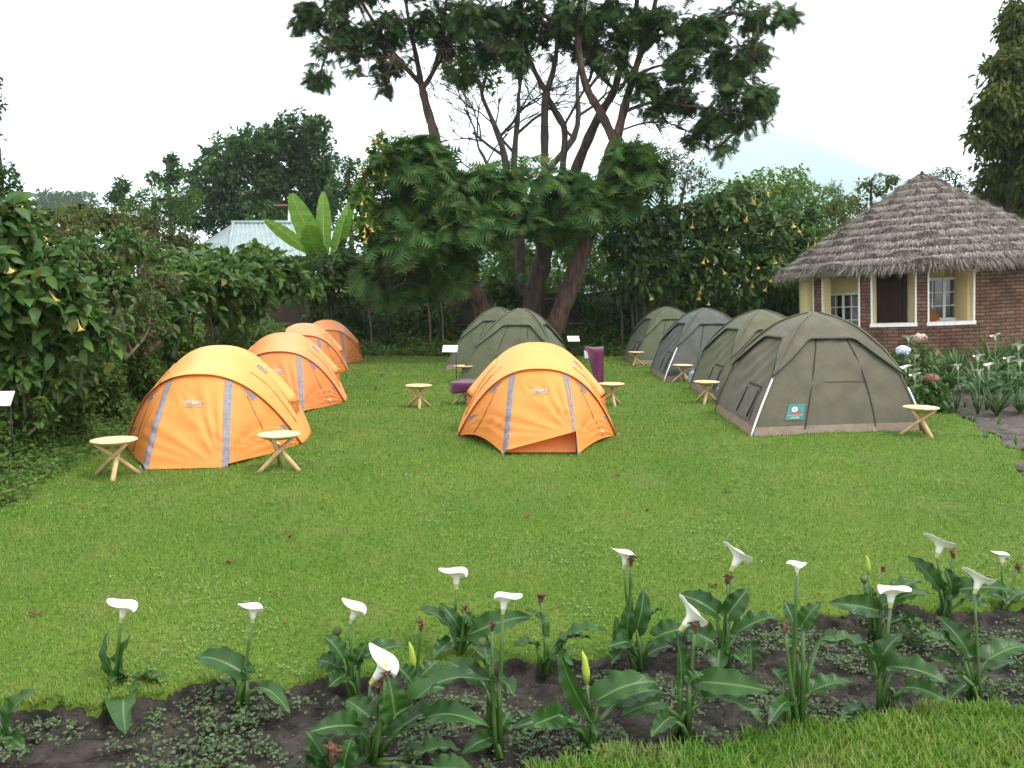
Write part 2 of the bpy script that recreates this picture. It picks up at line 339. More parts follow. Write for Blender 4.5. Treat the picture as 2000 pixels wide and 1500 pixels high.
# ------------------------------------------------------------------ foliage
def frames(d, up):
    d = d / np.linalg.norm(d, axis=1, keepdims=True)
    n = up - (up * d).sum(1, keepdims=True) * d; n /= np.linalg.norm(n, axis=1, keepdims=True) + 1e-9
    x = np.cross(d, n); return np.stack([x, d, n], axis=2)
def scatter(tV, tF, Pos, Fr, sc):
    tV = np.asarray(tV, dtype=np.float64); tF = np.asarray(tF); k = len(Pos)
    V = np.einsum('kij,nj->kni', Fr, tV) * sc[:, None, None] + Pos[:, None, :]
    Fa = tF[None] + (np.arange(k) * len(tV))[:, None, None]
    return V.reshape(-1, 3), Fa.reshape(-1, tF.shape[1])
def t_frond(pairs=7, narrow=.055):
    V = []; Fc = []
    def pt(t): return np.array([0, t, .16 * t - .42 * t * t])
    for i in range(pairs):
        t = .12 + .82 * i / pairs; L = .34 * math.sin(math.pi * (.22 + .70 * i / pairs)) + .07
        for sgn in (-1, 1):
            a = pt(t - narrow * .7); b = pt(t + narrow * .7); c = pt(t) + np.array([sgn * L, L * .62, -.30 * L])
            k = len(V); V += [a, b, c]; Fc.append((k, k + 1, k + 2))
    k = len(V); V += [pt(.84) + np.array([-.03, 0, 0]), pt(.84) + np.array([.03, 0, 0]), pt(1.06)]; Fc.append((k, k + 1, k + 2))
    k = len(V); V += [pt(0) + np.array([-.012, 0, 0]), pt(0) + np.array([.012, 0, 0]), pt(.9)]; Fc.append((k, k + 1, k + 2))
    # one island per frond: join through the rachis is visual only
    return np.array(V), np.array(Fc)
def t_broad(wd=.24):
    V = [(0, 0, 0), (0, .35, .03), (0, .7, -.03), (0, 1, -.20), (-wd * .75, .18, .05), (-wd, .45, .08), (-wd * .6, .78, -.02), (wd * .75, .18, .05), (wd, .45, .08), (wd * .6, .78, -.02)]
    Fc = [(0, 1, 4), (4, 1, 5), (1, 2, 5), (5, 2, 6), (2, 3, 6), (0, 7, 1), (7, 8, 1), (1, 8, 2), (8, 9, 2), (2, 9, 3)]
    return np.array(V), np.array(Fc)
def t_small(wd=.26):
    return np.array([(0, 0, 0), (-wd, .5, .10), (0, 1, -.08), (wd, .5, .10)]), np.array([(0, 2, 1), (0, 3, 2)])
T_FROND, T_BROAD, T_SMALL, T_NARROW = t_frond(6, .10), t_broad(), t_small(), t_small(.13)
def blob_points(blobs, n, shell=.55):
    """random points in ellipsoids (centre, radii), weighted by size, denser towards the surface"""
    wts = np.array([b[1][0] * b[1][2] + b[1][1] * b[1][2] for b in blobs]); wts = wts / wts.sum()
    idx = rng.choice(len(blobs), n, p=wts)
    d = rng.normal(size=(n, 3)); d /= np.linalg.norm(d, axis=1, keepdims=True)
    r = (shell + (1 - shell) * rng.random(n)) * (rng.random(n) ** .12)
    c = np.array([b[0] for b in blobs])[idx]; ra = np.array([b[1] for b in blobs])[idx]
    wob = 1 + .22 * np.sin(d[:, 0] * 7 + idx * 1.7) * np.cos(d[:, 2] * 6 + idx)
    return c + d * ra * (r * wob)[:, None], d, idx
def foliage(name, blobs, n, per, size, tmpl, m, parent, spread=(.5, 1.4), droop=.35, shell=.5, jitter=.3, upmix=.7, minz=None, kind=None, upo=.25, holes=None):
    p, o, idx = blob_points(blobs, n, shell)
    if holes is not None:
        hv = np.array([mnoise.noise((a * holes[0], b * holes[0], c * holes[0])) for a, b, c in p]); ok = hv > holes[1]; p, o = p[ok], o[ok]
    if minz is not None: p[:, 2] = np.maximum(p[:, 2], minz + .05 * rng.random(n))
    o = o * np.array([1, 1, .7]) + np.array([0, 0, upo]); o /= np.linalg.norm(o, axis=1, keepdims=True)
    p = np.repeat(p, per, axis=0); o = np.repeat(o, per, axis=0); k = len(p)
    a = rng.uniform(*spread, k); q = rng.normal(size=(k, 3)); q -= (q * o).sum(1, keepdims=True) * o; q /= np.linalg.norm(q, axis=1, keepdims=True)
    d = o * np.cos(a)[:, None] + q * np.sin(a)[:, None] + np.array([0, 0, -1]) * (droop * (.5 + rng.random(k)))[:, None]
    up = np.array([0, 0, 1.]) * upmix + o * (1 - upmix) + rng.normal(size=(k, 3)) * .35
    sc = size * rng.uniform(.65, 1.3, k)
    p = p + rng.normal(size=(k, 3)) * size * jitter
    V, Fc = scatter(tmpl[0], tmpl[1], p, frames(d, up), sc)
    ob = np_obj(name, V, Fc, 3, m, parent)
    if kind: ob['kind'] = kind
    return ob
def B(u, v, Y, ru, rv, dep=None):
    c = P(u, v, Y); k = Y / F
    return (np.array(c), np.array([ru * k, (dep if dep else (ru + rv) / 2 * k), rv * k]))
def limb(mb, pts, r0, r1, n=8, wob=.0):
    """smooth tapered tube through the points"""
    pts = [Vector(p) for p in pts]; out = []
    for i in range(len(pts) - 1):
        p0, p1, p2, p3 = pts[max(i - 1, 0)], pts[i], pts[i + 1], pts[min(i + 2, len(pts) - 1)]
        for t in (0, .25, .5, .75):
            out.append(.5 * ((2 * p1) + (p2 - p0) * t + (2 * p0 - 5 * p1 + 4 * p2 - p3) * t * t + (3 * p1 - p0 - 3 * p2 + p3) * t ** 3))
    out.append(pts[-1]); L = len(out) - 1
    rr = [(r0 + (r1 - r0) * i / L) * (1 + .10 * math.sin(i * 2.3 + r0 * 50)) for i in range(L + 1)]
    if wob: out = [p + Vector((rnd.uniform(-1, 1), rnd.uniform(-1, 1), rnd.uniform(-1, 1))) * wob for p in out]
    mb.tube(out, rr, n); return out
def twigs(mb, nodes, blobs, per, r=.035, n=4, droop=0):
    """branches from the nearest limb point to each blob, then thin twigs out to its surface"""
    nodes = [Vector(p) for p in nodes]
    for (c, ra) in blobs:
        c = Vector(c); q = min(nodes, key=lambda p: (p - c).length); mid = (q + c) / 2 + Vector((rnd.uniform(-.2, .2), rnd.uniform(-.2, .2), rnd.uniform(-.1, .3)))
        pts = limb(mb, [q, mid, c], r * 1.5, r * .7, n)
        for k in range(per):
            s = rnd.choice(pts[len(pts) // 3:]); d = Vector((rnd.gauss(0, 1), rnd.gauss(0, 1), rnd.gauss(0, 1))).normalized()
            e = c + Vector((d.x * ra[0], d.y * ra[1], d.z * ra[2])) * rnd.uniform(.6, 1.0)
            mid = (s + e) / 2 + Vector((rnd.gauss(0, .12), rnd.gauss(0, .12), rnd.gauss(0, .12) + .08)) * (s - e).length
            mb.tube([s, mid, e], [r * .55, r * .4, r * .22], 3, False)

# ================================================================== THE SETTING
BED_TOP = [(-40, 1392), (0, 1386), (200, 1378), (330, 1352), (540, 1336), (700, 1320), (860, 1305), (1010, 1300), (1200, 1272), (1330, 1245), (1480, 1216), (1640, 1200), (1800, 1190), (2000, 1184), (2120, 1180)]
BED_BOT = [(-60, 1700), (600, 1640), (900, 1545), (1000, 1505), (1150, 1472), (1400, 1440), (1550, 1420), (1700, 1398), (1800, 1386), (1900, 1383), (2000, 1380), (2140, 1376)]
bt = np.array([G(*p)[:2] for p in BED_TOP]); bb = np.array([G(*p)[:2] for p in BED_BOT])
def bed_dist(x, y):
    """>0 inside the front flower bed (metres to the nearer edge, roughly)"""
    e = .035 * np.sin(x * 9 + 1) + .025 * np.sin(x * 23 + 2) + .015 * np.sin(x * 51)
    yt = np.interp(x, bt[:, 0], bt[:, 1]) + e; yb = np.interp(x, bb[:, 0], bb[:, 1]) + e[::-1] if False else np.interp(x, bb[:, 0], bb[:, 1]) - e
    return np.minimum(yt - y, y - yb)
RB = [(5.0, 8.0), (5.75, 9.2), (6.35, 11.0), (6.95, 13.0), (7.5, 15.0), (8.1, 17.3), (8.2, 19.0)]   # lawn edge of the right-hand bed
rbx = np.array(RB)
def rbed_dist(x, y):
    e = .06 * np.sin(y * 5) + .03 * np.sin(y * 13)
    xe = np.interp(y, rbx[:, 1], rbx[:, 0]) + e
    return np.where(y < 19, x - xe, -1)
def ground_z(x, y):
    z = .012 * np.sin(x * 1.7 + 1) * np.sin(y * 1.3) + .006 * np.sin(x * 5.1) * np.cos(y * 4.3)
    z = z * np.clip((30 - y) / 4, 0, 1)
    bd = bed_dist(x, y); k = np.clip((bd + .008) / .022, 0, 1); z = z * (1 - k) - .14 * k
    rd = rbed_dist(x, y); k2 = np.clip(rd / .08, 0, 1); z = z * (1 - k2) - .11 * k2
    return z
gx = np.unique(np.concatenate([np.arange(-3.8, 3.8, .03), np.arange(3.8, 10, .12), np.arange(-8, -3.8, .2), np.geomspace(10, 2300, 26), -np.geomspace(8, 2300, 26)]))
gy = np.unique(np.concatenate([np.arange(1.8, 5.4, .018), np.arange(5.4, 20, .15), np.geomspace(20, 2300, 26), np.array([-40., -10, -2, 0, 1])]))
GX, GY = np.meshgrid(gx, gy); GZ = ground_z(GX.ravel(), GY.ravel())
nx, ny = len(gx), len(gy)
ii = (np.arange(ny - 1)[:, None] * nx + np.arange(nx - 1)[None]).ravel()
ground = np_obj("ground", np.stack([GX.ravel(), GY.ravel(), GZ], 1), np.stack([ii, ii + 1, ii + nx + 1, ii + nx], 1), 4, M['lawn'], smooth=True)
tag(ground, kind='structure')
# soil of the front bed: its own lumpy sheet on the bottom of the cut
sx = np.arange(-3.6, 3.6, .018); sy = np.arange(2.0, 5.0, .014); SX, SY = np.meshgrid(sx, sy)
def lump(x, y, a=1): return a * (.012 * np.sin(x * 17 + 2 * np.sin(y * 9)) * np.sin(y * 19 + np.sin(x * 11)) + .008 * np.sin(x * 41 + 1) * np.sin(y * 37) + .02 * np.sin(x * 4) * np.sin(y * 6))
bdd = bed_dist(SX.ravel(), SY.ravel()); keep = bdd > -.022
SZ = -.062 + .055 * (1 - np.clip((bdd - .002) / .045, 0, 1)) ** .6 + lump(SX.ravel(), SY.ravel()) + rng.normal(size=SX.size) * .004
nsx = len(sx); ii = (np.arange(len(sy) - 1)[:, None] * nsx + np.arange(nsx - 1)[None]).ravel()
q = np.stack([ii, ii + 1, ii + nsx + 1, ii + nsx], 1); q = q[keep[q].all(1)]
tag(np_obj("flower_bed_soil", np.stack([SX.ravel(), SY.ravel(), SZ], 1), q, 4, M['soil'], smooth=True), kind='structure')
sx = np.arange(5, 17, .08); sy = np.arange(8.0, 19, .08); SX, SY = np.meshgrid(sx, sy); keep = rbed_dist(SX.ravel(), SY.ravel()) > 0.0
SZ = -.03 + lump(SX.ravel(), SY.ravel(), 1.4) + rng.normal(size=SX.size) * .01 + np.clip(rbed_dist(SX.ravel(), SY.ravel()), 0, 1.2) * .10
nsx = len(sx); ii = (np.arange(len(sy) - 1)[:, None] * nsx + np.arange(nsx - 1)[None]).ravel()
q = np.stack([ii, ii + 1, ii + nsx + 1, ii + nsx], 1); q = q[keep[q].all(1)]
tag(np_obj("border_soil", np.stack([SX.ravel(), SY.ravel(), SZ], 1), q, 4, M['soil_dry'], smooth=True), kind='structure')
# left bank of earth under the ground cover
LB = np.array([G(-60, 985)[:2], G(0, 945)[:2], G(130, 885)[:2], G(250, 825)[:2], G(360, 765)[:2], G(480, 712)[:2], G(600, 692)[:2], (-5.9, 25.5)])
LB = LB[np.argsort(LB[:, 1])]
def bank_edge(y): return np.interp(y, LB[:, 1], LB[:, 0])
def bank_z(x, y):
    d = np.maximum(bank_edge(y) - x, 0); return 1.25 * (1 - np.exp(-d / 1.5)) + .06 * np.sin(x * 3) * np.sin(y * 2.3) * np.clip(d, 0, 1) - .03
bx = np.linspace(-22, 0, 90); by = np.linspace(-4, 30, 120); BX, BY = np.meshgrid(bx, by); X2 = bank_edge(BY.ravel()) + BX.ravel()
ii = (np.arange(119)[:, None] * 90 + np.arange(89)[None]).ravel()
tag(np_obj("earth_bank", np.stack([X2, BY.ravel(), bank_z(X2, BY.ravel())], 1), np.stack([ii, ii + 1, ii + 91, ii + 90], 1), 4, M['bank'], smooth=True), kind='structure')
# mountain far behind on the right
def mountain():
    Y0 = 3500.0; prof = [(900, 470), (1180, 400), (1330, 330), (1440, 272), (1500, 250), (1545, 262), (1600, 290), (1660, 318), (1730, 342), (1800, 362), (1950, 410), (2300, 480), (2700, 540)]
    us = np.linspace(900, 2700, 91); vs = np.interp(us, [p[0] for p in prof], [p[1] for p in prof]); V = []
    for j in range(25):
        t = j / 24.0
        for i, u in enumerate(us):
            c = P(u, vs[i], Y0); z = c.z * (1 - t ** 1.15); y = Y0 - 1700 * t
            V.append((c.x + 60 * math.sin(i * .5 + j) * t, y, z * (1 + .05 * math.sin(i * .9 + 2 * math.sin(j * .6)) * t) - 2 * t))
    for i, u in enumerate(us):
        c = P(u, vs[i], Y0); V.append((c.x, Y0 + 650, -5))
    Fc = [(j * 91 + i, j * 91 + i + 1, (j + 1) * 91 + i + 1, (j + 1) * 91 + i) for j in range(24) for i in range(90)]
    Fc += [(25 * 91 + i, 25 * 91 + i + 1, i + 1, i) for i in range(90)]
    tag(np_obj("mountain", V, Fc, 4, M['hill'], smooth=True), kind='structure')
mountain()
# lawn grass blades
def grass_blades():
    n1, n2 = 430000, 95000
    y = np.concatenate([np.exp(rng.uniform(math.log(3.2), math.log(26.5), n1)), np.sqrt(rng.uniform(2.2 ** 2, 3.4 ** 2, n2))]); x = rng.uniform(-1, 1, n1 + n2) * (.86 * y + .3)
    p = np.stack([x, y], 1); h = .019 * (np.maximum(y, 3.4) / 3.4) ** .42
    bd = bed_dist(p[:, 0], p[:, 1])
    ok = (bd < .012) & (rbed_dist(p[:, 0], p[:, 1]) < .03) & (p[:, 0] > bank_edge(p[:, 1]) - .3)
    p, h, bd = p[ok], h[ok], bd[ok]
    front = p[:, 1] < np.interp(p[:, 0], bb[:, 0], bb[:, 1])          # longer, rougher grass in front of the bed
    h = np.where(front, .036, h); h = np.where((bd > -.05) & ~front, .026, h)
    n = len(p); hh = h * rng.uniform(.5, 1.35, n); a = rng.uniform(0, 2 * np.pi, n); lean = rng.uniform(.3, 1.4, n) * hh
    wd = hh * .06 + .0016 * np.maximum(p[:, 1] / 4, 1)
    z = ground_z(p[:, 0], p[:, 1]); base = np.column_stack([p, z - .004])
    s = np.stack([-np.sin(a), np.cos(a), 0 * a], 1) * wd[:, None]; l = np.stack([np.cos(a), np.sin(a), 0 * a], 1) * lean[:, None]
    V = np.stack([base - s, base + s, base + l + np.stack([0 * a, 0 * a, hh], 1)], 1).reshape(-1, 3)
    tag(np_obj("lawn_grass", V, np.arange(len(V)).reshape(-1, 3), 3, M['grass']), "short mown green lawn grass around the tents", "grass", kind='stuff')
grass_blades()
# weeds on the front bed
def weeds():
    n = 9500; x = rng.uniform(-2.7, 2.9, n); y = rng.uniform(2.1, 4.6, n)
    den = np.array([mnoise.noise((a * 2.1, b * 2.6, 3)) for a, b in zip(x, y)])
    ok = (bed_dist(x, y) > .03) & (den > -.12 + .35 * rng.random(n)); x, y = x[ok], y[ok]; n = len(x); per = 9
    p = np.stack([x, y, -.06 + lump(x, y) + .012], 1); p = np.repeat(p, per, 0); k = len(p)
    p += np.column_stack([rng.normal(size=(k, 2)) * .022, rng.random(k) * .03])
    d = rng.normal(size=(k, 3)) * np.array([1, 1, .25]) + np.array([0, 0, .2]); up = np.array([0, 0, 1.]) + rng.normal(size=(k, 3)) * .4
    V, Fc = scatter(*t_small(.38), p, frames(d, up), rng.uniform(.010, .026, k))
    tag(np_obj("bed_weeds", V, Fc, 3, M['weeds']), "low pale green weeds creeping over the dark bed soil", "weeds", kind='stuff')
weeds()
def litter():
    n = 5200; x = rng.uniform(-2.7, 2.9, n); y = rng.uniform(2.1, 4.6, n); ok = bed_dist(x, y) > .015; x, y = x[ok], y[ok]; n = len(x)
    tv = np.array([(-.5, -.3, 0), (.5, -.4, .05), (.1, .6, 0), (0, 0, .5)]); tf = np.array([(0, 1, 3), (1, 2, 3), (2, 0, 3)])
    p = np.stack([x, y, -.062 + lump(x, y)], 1); V, Fc = scatter(tv, tf, p, frames(rng.normal(size=(n, 3)) * np.array([1, 1, .3]), np.array([0, 0, 1.]) + rng.normal(size=(n, 3)) * .4), rng.uniform(.006, .022, n) * (1 + (rng.random(n) > .96) * 1.2))
    tag(np_obj("soil_crumbs", V, Fc, 3, M['crumb']), "dark crumbs, clods and dry bits on the bed soil", "soil crumbs", kind='stuff')
litter()
def clover():
    n = 4500; y = np.exp(rng.uniform(math.log(3.3), math.log(14), n)); x = rng.uniform(-1, 1, n) * .66 * y
    den = np.array([mnoise.noise((a * 1.1, b * .8, 9)) for a, b in zip(x, y)]); ok = (den > .08 + .25 * rng.random(n)) & (bed_dist(x, y) < -.03) & (rbed_dist(x, y) < 0) & (x > bank_edge(y)); x, y = x[ok], y[ok]
    p = np.repeat(np.stack([x, y, ground_z(x, y) + .014], 1), 7, 0); k = len(p); sc = .010 * np.maximum(p[:, 1] / 4, 1) ** .6
    p += np.column_stack([rng.normal(size=(k, 2)) * .03, rng.random(k) * .010]); d = rng.normal(size=(k, 3)) * np.array([1, 1, .2]); up = np.array([0, 0, 1.]) + rng.normal(size=(k, 3)) * .25
    V, Fc = scatter(*t_small(.45), p, frames(d, up), sc * rng.uniform(.8, 1.5, k))
    tag(np_obj("clover_patches", V, Fc, 3, M['clover']), "pale clover patches spread through the lawn grass", "clover", kind='stuff')
clover()
# creeping cover on the left bank and along the far hedge
def cover():
    n = 18000; y = 4.0 + 21.8 * rng.random(n) ** 1.25; x = bank_edge(y) + .35 - rng.random(n) ** 1.2 * (2.2 + .06 * y)
    z = np.where(x > bank_edge(y), 0, bank_z(x, y)); den = np.array([mnoise.noise((a * 1.3, b * 1.0, 1)) for a, b in zip(x, y)])
    hgt = (.16 + .22 * np.clip(den + .3, 0, 1)) * np.clip((bank_edge(y) + .4 - x) / .7, .15, 1)
    n2 = 3800; x2 = rng.uniform(-6, 9.5, n2); y2 = rng.uniform(25.4, 27.6, n2); z2 = np.zeros(n2); h2 = np.clip((y2 - 25.2) * .5, .08, .75) * rng.uniform(.5, 1.2, n2)
    p = np.concatenate([np.stack([x, y, z + rng.random(n) * hgt], 1), np.stack([x2, y2, z2 + rng.random(n2) * h2], 1)]); per = 6
    p = np.repeat(p, per, 0); k = len(p); far = np.clip(p[:, 1] / 12, .8, 2); p += rng.normal(size=(k, 3)) * np.array([.08, .08, .035]) * far[:, None]
    d = rng.normal(size=(k, 3)) * np.array([1, 1, .5]) + np.array([.25, -.3, .1]); up = np.array([.2, -.3, 1.]) + rng.normal(size=(k, 3)) * .4
    V, Fc = scatter(*t_small(.3), p, frames(d, up), rng.uniform(.035, .085, k) * far)
    tag(np_obj("ground_cover", V, Fc, 3, M['cover']), "creeping green ground cover on the bank and hedge foot", "ground cover", kind='stuff')
cover()

# ================================================================== ORANGE TENTS
def orange_tent_arcs(W=1.0):
    """arch curves of the fly: s in 0..1 from left foot over the top to the right foot"""
    def arch(s, w, zt, yf, yt, fl=1.0):
        a = math.pi * (1 - s); q_ = .45 * -math.cos(math.pi * s) + .55 * (2 * s - 1); x = w * q_; h = 1 - abs(q_) ** 2.45
        return Vector((x, yf + (yt - yf) * h, zt * h))
    return (lambda s: arch(s, W, .90, 1.32, .66), lambda s: arch(s, W * 1.03, 1.16, 1.75, 1.72), lambda s: arch(s, W, .90, 2.18, 2.84))
def hem_pt(s, sgn=1, lift=None):
    """hem of the front (sgn 1) or back (sgn -1) panel: foot, corner, corner, foot"""
    W = 1.0; pts = [(-W, 1.32), (-.40, 0.0), (.40, 0.0), (W, 1.32)]
    ks = [0, .33, .67, 1]
    for i in range(3):
        if s <= ks[i + 1] + 1e-9:
            t = (s - ks[i]) / (ks[i + 1] - ks[i]); x = pts[i][0] + (pts[i + 1][0] - pts[i][0]) * t; y = pts[i][1] + (pts[i + 1][1] - pts[i][1]) * t; break
    z = lift(s) if lift else .03 * math.sin(math.pi * min(1, abs(s - .5) * 3)) * (1 if abs(s - .5) > .17 else 0)
    return Vector((x, y if sgn > 0 else 3.5 - y, z))
def arc_s(s):     # arch parameter that faces hem parameter s
    return .5 + (s - .5) * (1 if abs(s - .5) < 1e-6 else (.335 + (abs(s - .5) - .17) * (1 - .335) / .66 * 1.0 - 0) / 1 * 1.0) if False else np.interp(s, [0, .33, .67, 1], [0, .375, .625, 1])
def panel_pt(s, t, sgn=1, lift=None, off=0.0):
    A, _, C = orange_tent_arcs(); a = (A if sgn > 0 else C)(arc_s(s)); h = hem_pt(s, sgn, lift)
    p = a.lerp(h, t); bow = .07 * math.sin(math.pi * t) * (1 - abs(2 * s - 1) ** 3)
    crease = 0
    for (cs, ct, fq, am) in ((.655, 1.02, 23, .026), (.345, .0, 17, .013), (.90, .95, 19, .014), (.12, .98, 15, .012)):      # folds fanning out from the pegged corners
        ds, dt = (s - cs) * 1.9, t - ct; r_ = math.hypot(ds, dt); an = math.atan2(dt, ds)
        crease += am * math.sin(an * fq + 2 * math.sin(an * 7)) * min(1, r_ * 3) * math.exp(-r_ * 1.6) * math.sin(math.pi * t) ** .5 * (1 if 0 < t < 1 else 0)
    p += Vector((0, -sgn * (bow * .5 + crease + off), bow * .25 + off * .4 + crease * .5)); return p
def make_orange_tent(label, loc, rz, mp, mf, lift=None, group="orange dome tents on the lawn"):
    root = thing("dome_tent", label, "tent", loc, rz, group)
    A, Bm, C = orange_tent_arcs()
    def body(s, v):
        if v < .5: t = v * 2; p = A(s).lerp(Bm(s), t)
        else: t = v * 2 - 1; p = Bm(s).lerp(C(s), t)
        k = math.sin(math.pi * t) * math.sin(math.pi * s); sag = -.016 * k + .006 * math.sin(s * 40 + v * 9) * k
        n = Vector((p.x, 0, p.z * .9 + .05)).normalized(); e = .02 if v == 0 else 0
        return p + n * (sag + .012) + Vector((0, -e * 2, e * .3))
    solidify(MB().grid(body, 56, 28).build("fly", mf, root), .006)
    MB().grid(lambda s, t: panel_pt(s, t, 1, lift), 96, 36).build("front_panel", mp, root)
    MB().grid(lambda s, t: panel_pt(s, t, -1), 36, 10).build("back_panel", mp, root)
    if lift:   # inner door seen below the raised hem
        MB().grid(lambda s, t: Vector((-.40 + .80 * s, .09 + .20 * (1 - t), .30 * (1 - t) + .015)), 6, 4).build("inner_door", M['o2'], root)
    for s0 in (.33, .67):       # broad grey zip tapes beside the door
        MB().grid(lambda a, t: panel_pt(s0 + (a - .5) * .030, .015 + t * .985, 1, lift, .010 + .002 * math.sin(t * 70)), 3, 60).build("zip", M['zipgrey'], root)
    for sgn in (-1, 1):
        sa = .5 + sgn * .235
        m = MB().add([panel_pt(sa - sgn * .02, .03, 1, lift, .01), panel_pt(sa + sgn * .045, .03, 1, lift, .01), panel_pt(sa + sgn * .03, .14, 1, lift, .012)], [(0, 1, 2)])
        m.build("webbing_patch", M['zipgrey'], root)
        sa = .5 + sgn * .40
        MB().add([panel_pt(sa, .10, 1, lift, .008), panel_pt(sa + sgn * .02, .34, 1, lift, .008), panel_pt(sa - sgn * .05, .36, 1, lift, .008)], [(0, 1, 2)]).build("webbing_patch", M['zipgrey'], root)
        # guy line sewn down the panel
        pts = [panel_pt(.5 + sgn * (.24 + .14 * t), .12 + .8 * t, 1, lift, .008) for t in (0, .25, .5, .75, 1)]
        MB().tube(pts, .004, 4).build("guy_seam", M['rust'], root)
        # pole hood with its vent on the flank
        def hood(a, b, sg=sgn):
            s = .86 if sg > 0 else .14; v = .5 + (b - .5) * .24; p = body(s - sg * .15 * (1 - a), v); n = Vector((sg, 0, .5)).normalized()
            return p + n * (.075 * math.sin(math.pi * b) ** .7 * (a ** 1.6) + .003)
        solidify(MB().grid(hood, 10, 10).build("vent_hood", mf, root), .005)
        s = .865 if sgn > 0 else .135
        pc = [body(s, .5 + k * .018) + Vector((sgn, 0, .3)).normalized() * (.065 * (1 - (k / 6) ** 2) + .004) for k in range(-6, 7)]; lo = [body(s + sgn * .035, .5 + k * .018) + Vector((sgn, 0, 0)) * .010 for k in range(-6, 7)]
        MB().add(pc + lo, [(k, k + 1, 14 + k, 13 + k) for k in range(12)]).build("vent_mesh", mat_vent, root)
        # seam where the pole sleeve runs
        MB().tube([body(.5 + sgn * t, .22 + .06 * t) + Vector((sgn * .004, 0, .006)) for t in (.18, .24, .30, .36, .42)], .007, 5).build("pole_sleeve", mp, root)
        # pegs and peg loops at the corners
        for s in (.0, .33):
            hp = hem_pt(s if sgn < 0 else 1 - s, 1); MB().tube([hp + Vector((sgn * .03, -.05, .05)), hp + Vector((sgn * .01, -.02, -.03))], .006, 5).build("peg", M['logo'], root)
    # printed mark on the door and on the fly
    lg = MB()
    for k in range(5):
        c = .5 + (k - 2) * .018
        lg.add([panel_pt(c - .007, .30, 1, lift, .012), panel_pt(c + .008, .30, 1, lift, .012), panel_pt(c + .006, .345 - .01 * (k % 2), 1, lift, .012), panel_pt(c - .009, .345, 1, lift, .012)], [(0, 1, 2, 3)])
    lg.add([panel_pt(.455, .352, 1, lift, .012), panel_pt(.545, .352, 1, lift, .012), panel_pt(.545, .362, 1, lift, .012), panel_pt(.455, .362, 1, lift, .012)], [(0, 1, 2, 3)])
    lg.build("door_mark", M['logo'], root)
    wm = MB()
    for k in range(4):
        a = body(.69 + k * .012, .36); b = body(.698 + k * .012, .36); c = body(.698 + k * .012, .41); d = body(.69 + k * .012, .41); n = Vector((.5, 0, .8)) * .008
        wm.add([a + n, b + n, c + n, d + n], [(0, 1, 2, 3)])
    wm.build("fly_mark", M['zipgrey'], root)
    # small white triangle tag low on the right
    c = [panel_pt(.86, .80, 1, lift, .012), panel_pt(.895, .80, 1, lift, .012), panel_pt(.875, .74, 1, lift, .012)]
    MB().add(c, [(0, 1, 2)]).build("hem_tag", M['white'], root)
    return root
mat_vent = mat("dark_orange_mesh", (.45, .12, .02), .9)
def tent_at(hem_u, hem_v, rz): p = G(hem_u, hem_v); return (p.x, p.y, -.005)
lab_o = ["orange dome tent standing alone in front of the two olive tents, door hem pulled up",
         "nearest orange dome tent of the left row, between two stools",
         "second orange dome tent of the left row, right behind the nearest one",
         "third orange dome tent of the left row, after the gap",
         "farthest orange dome tent at the back end of the left row"]
make_orange_tent(lab_o[0], tent_at(1056, 888, 0), R(0), M['o1'], M['o1f'], lift=lambda s: (.05 + .22 * (s - .33) / .34 if .33 <= s <= .67 else (.10 * math.sin(math.pi * (s / .33)) if s < .33 else .05 * math.sin(math.pi * (1 - s) / .33))))
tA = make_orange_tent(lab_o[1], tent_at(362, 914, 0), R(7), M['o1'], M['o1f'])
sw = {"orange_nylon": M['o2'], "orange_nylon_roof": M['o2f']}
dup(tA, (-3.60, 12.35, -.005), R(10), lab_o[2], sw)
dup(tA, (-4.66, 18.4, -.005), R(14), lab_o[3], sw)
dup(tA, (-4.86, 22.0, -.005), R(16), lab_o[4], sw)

# ================================================================== GREEN TENTS
GS, GH = 1.13, 1.54
RZ = [(0, 1), (.12, .955), (.25, .89), (.4, .80), (.55, .695), (.68, .58), (.79, .455), (.88, .33), (.94, .205), (.975, .10), (1, 0)]
def g_r(z): return np.interp(z, [a for a, b in RZ], [b for a, b in RZ])
def g_pt(side, wv, z, off=0.0):
    """side 0 front, 1 right, 2 back, 3 left; wv -1..1 across; z 0..1 up"""
    r = g_r(z) * GS; bulge = .02 * math.sin(math.pi * z) * (1 - wv * wv); r2 = r - bulge + off
    p = Vector((wv * (r + off), -r2, z * GH + off * .5 * z))
    a = side * math.pi / 2; x, y = p.x * math.cos(a) - p.y * math.sin(a), p.x * math.sin(a) + p.y * math.cos(a); return Vector((x + .26 * y * (1 - z * .6), y, p.z))
def cap_low(wv): a = abs(wv); return .775 if a < .55 else .775 - .30 * ((a - .55) / .45) ** 1.0
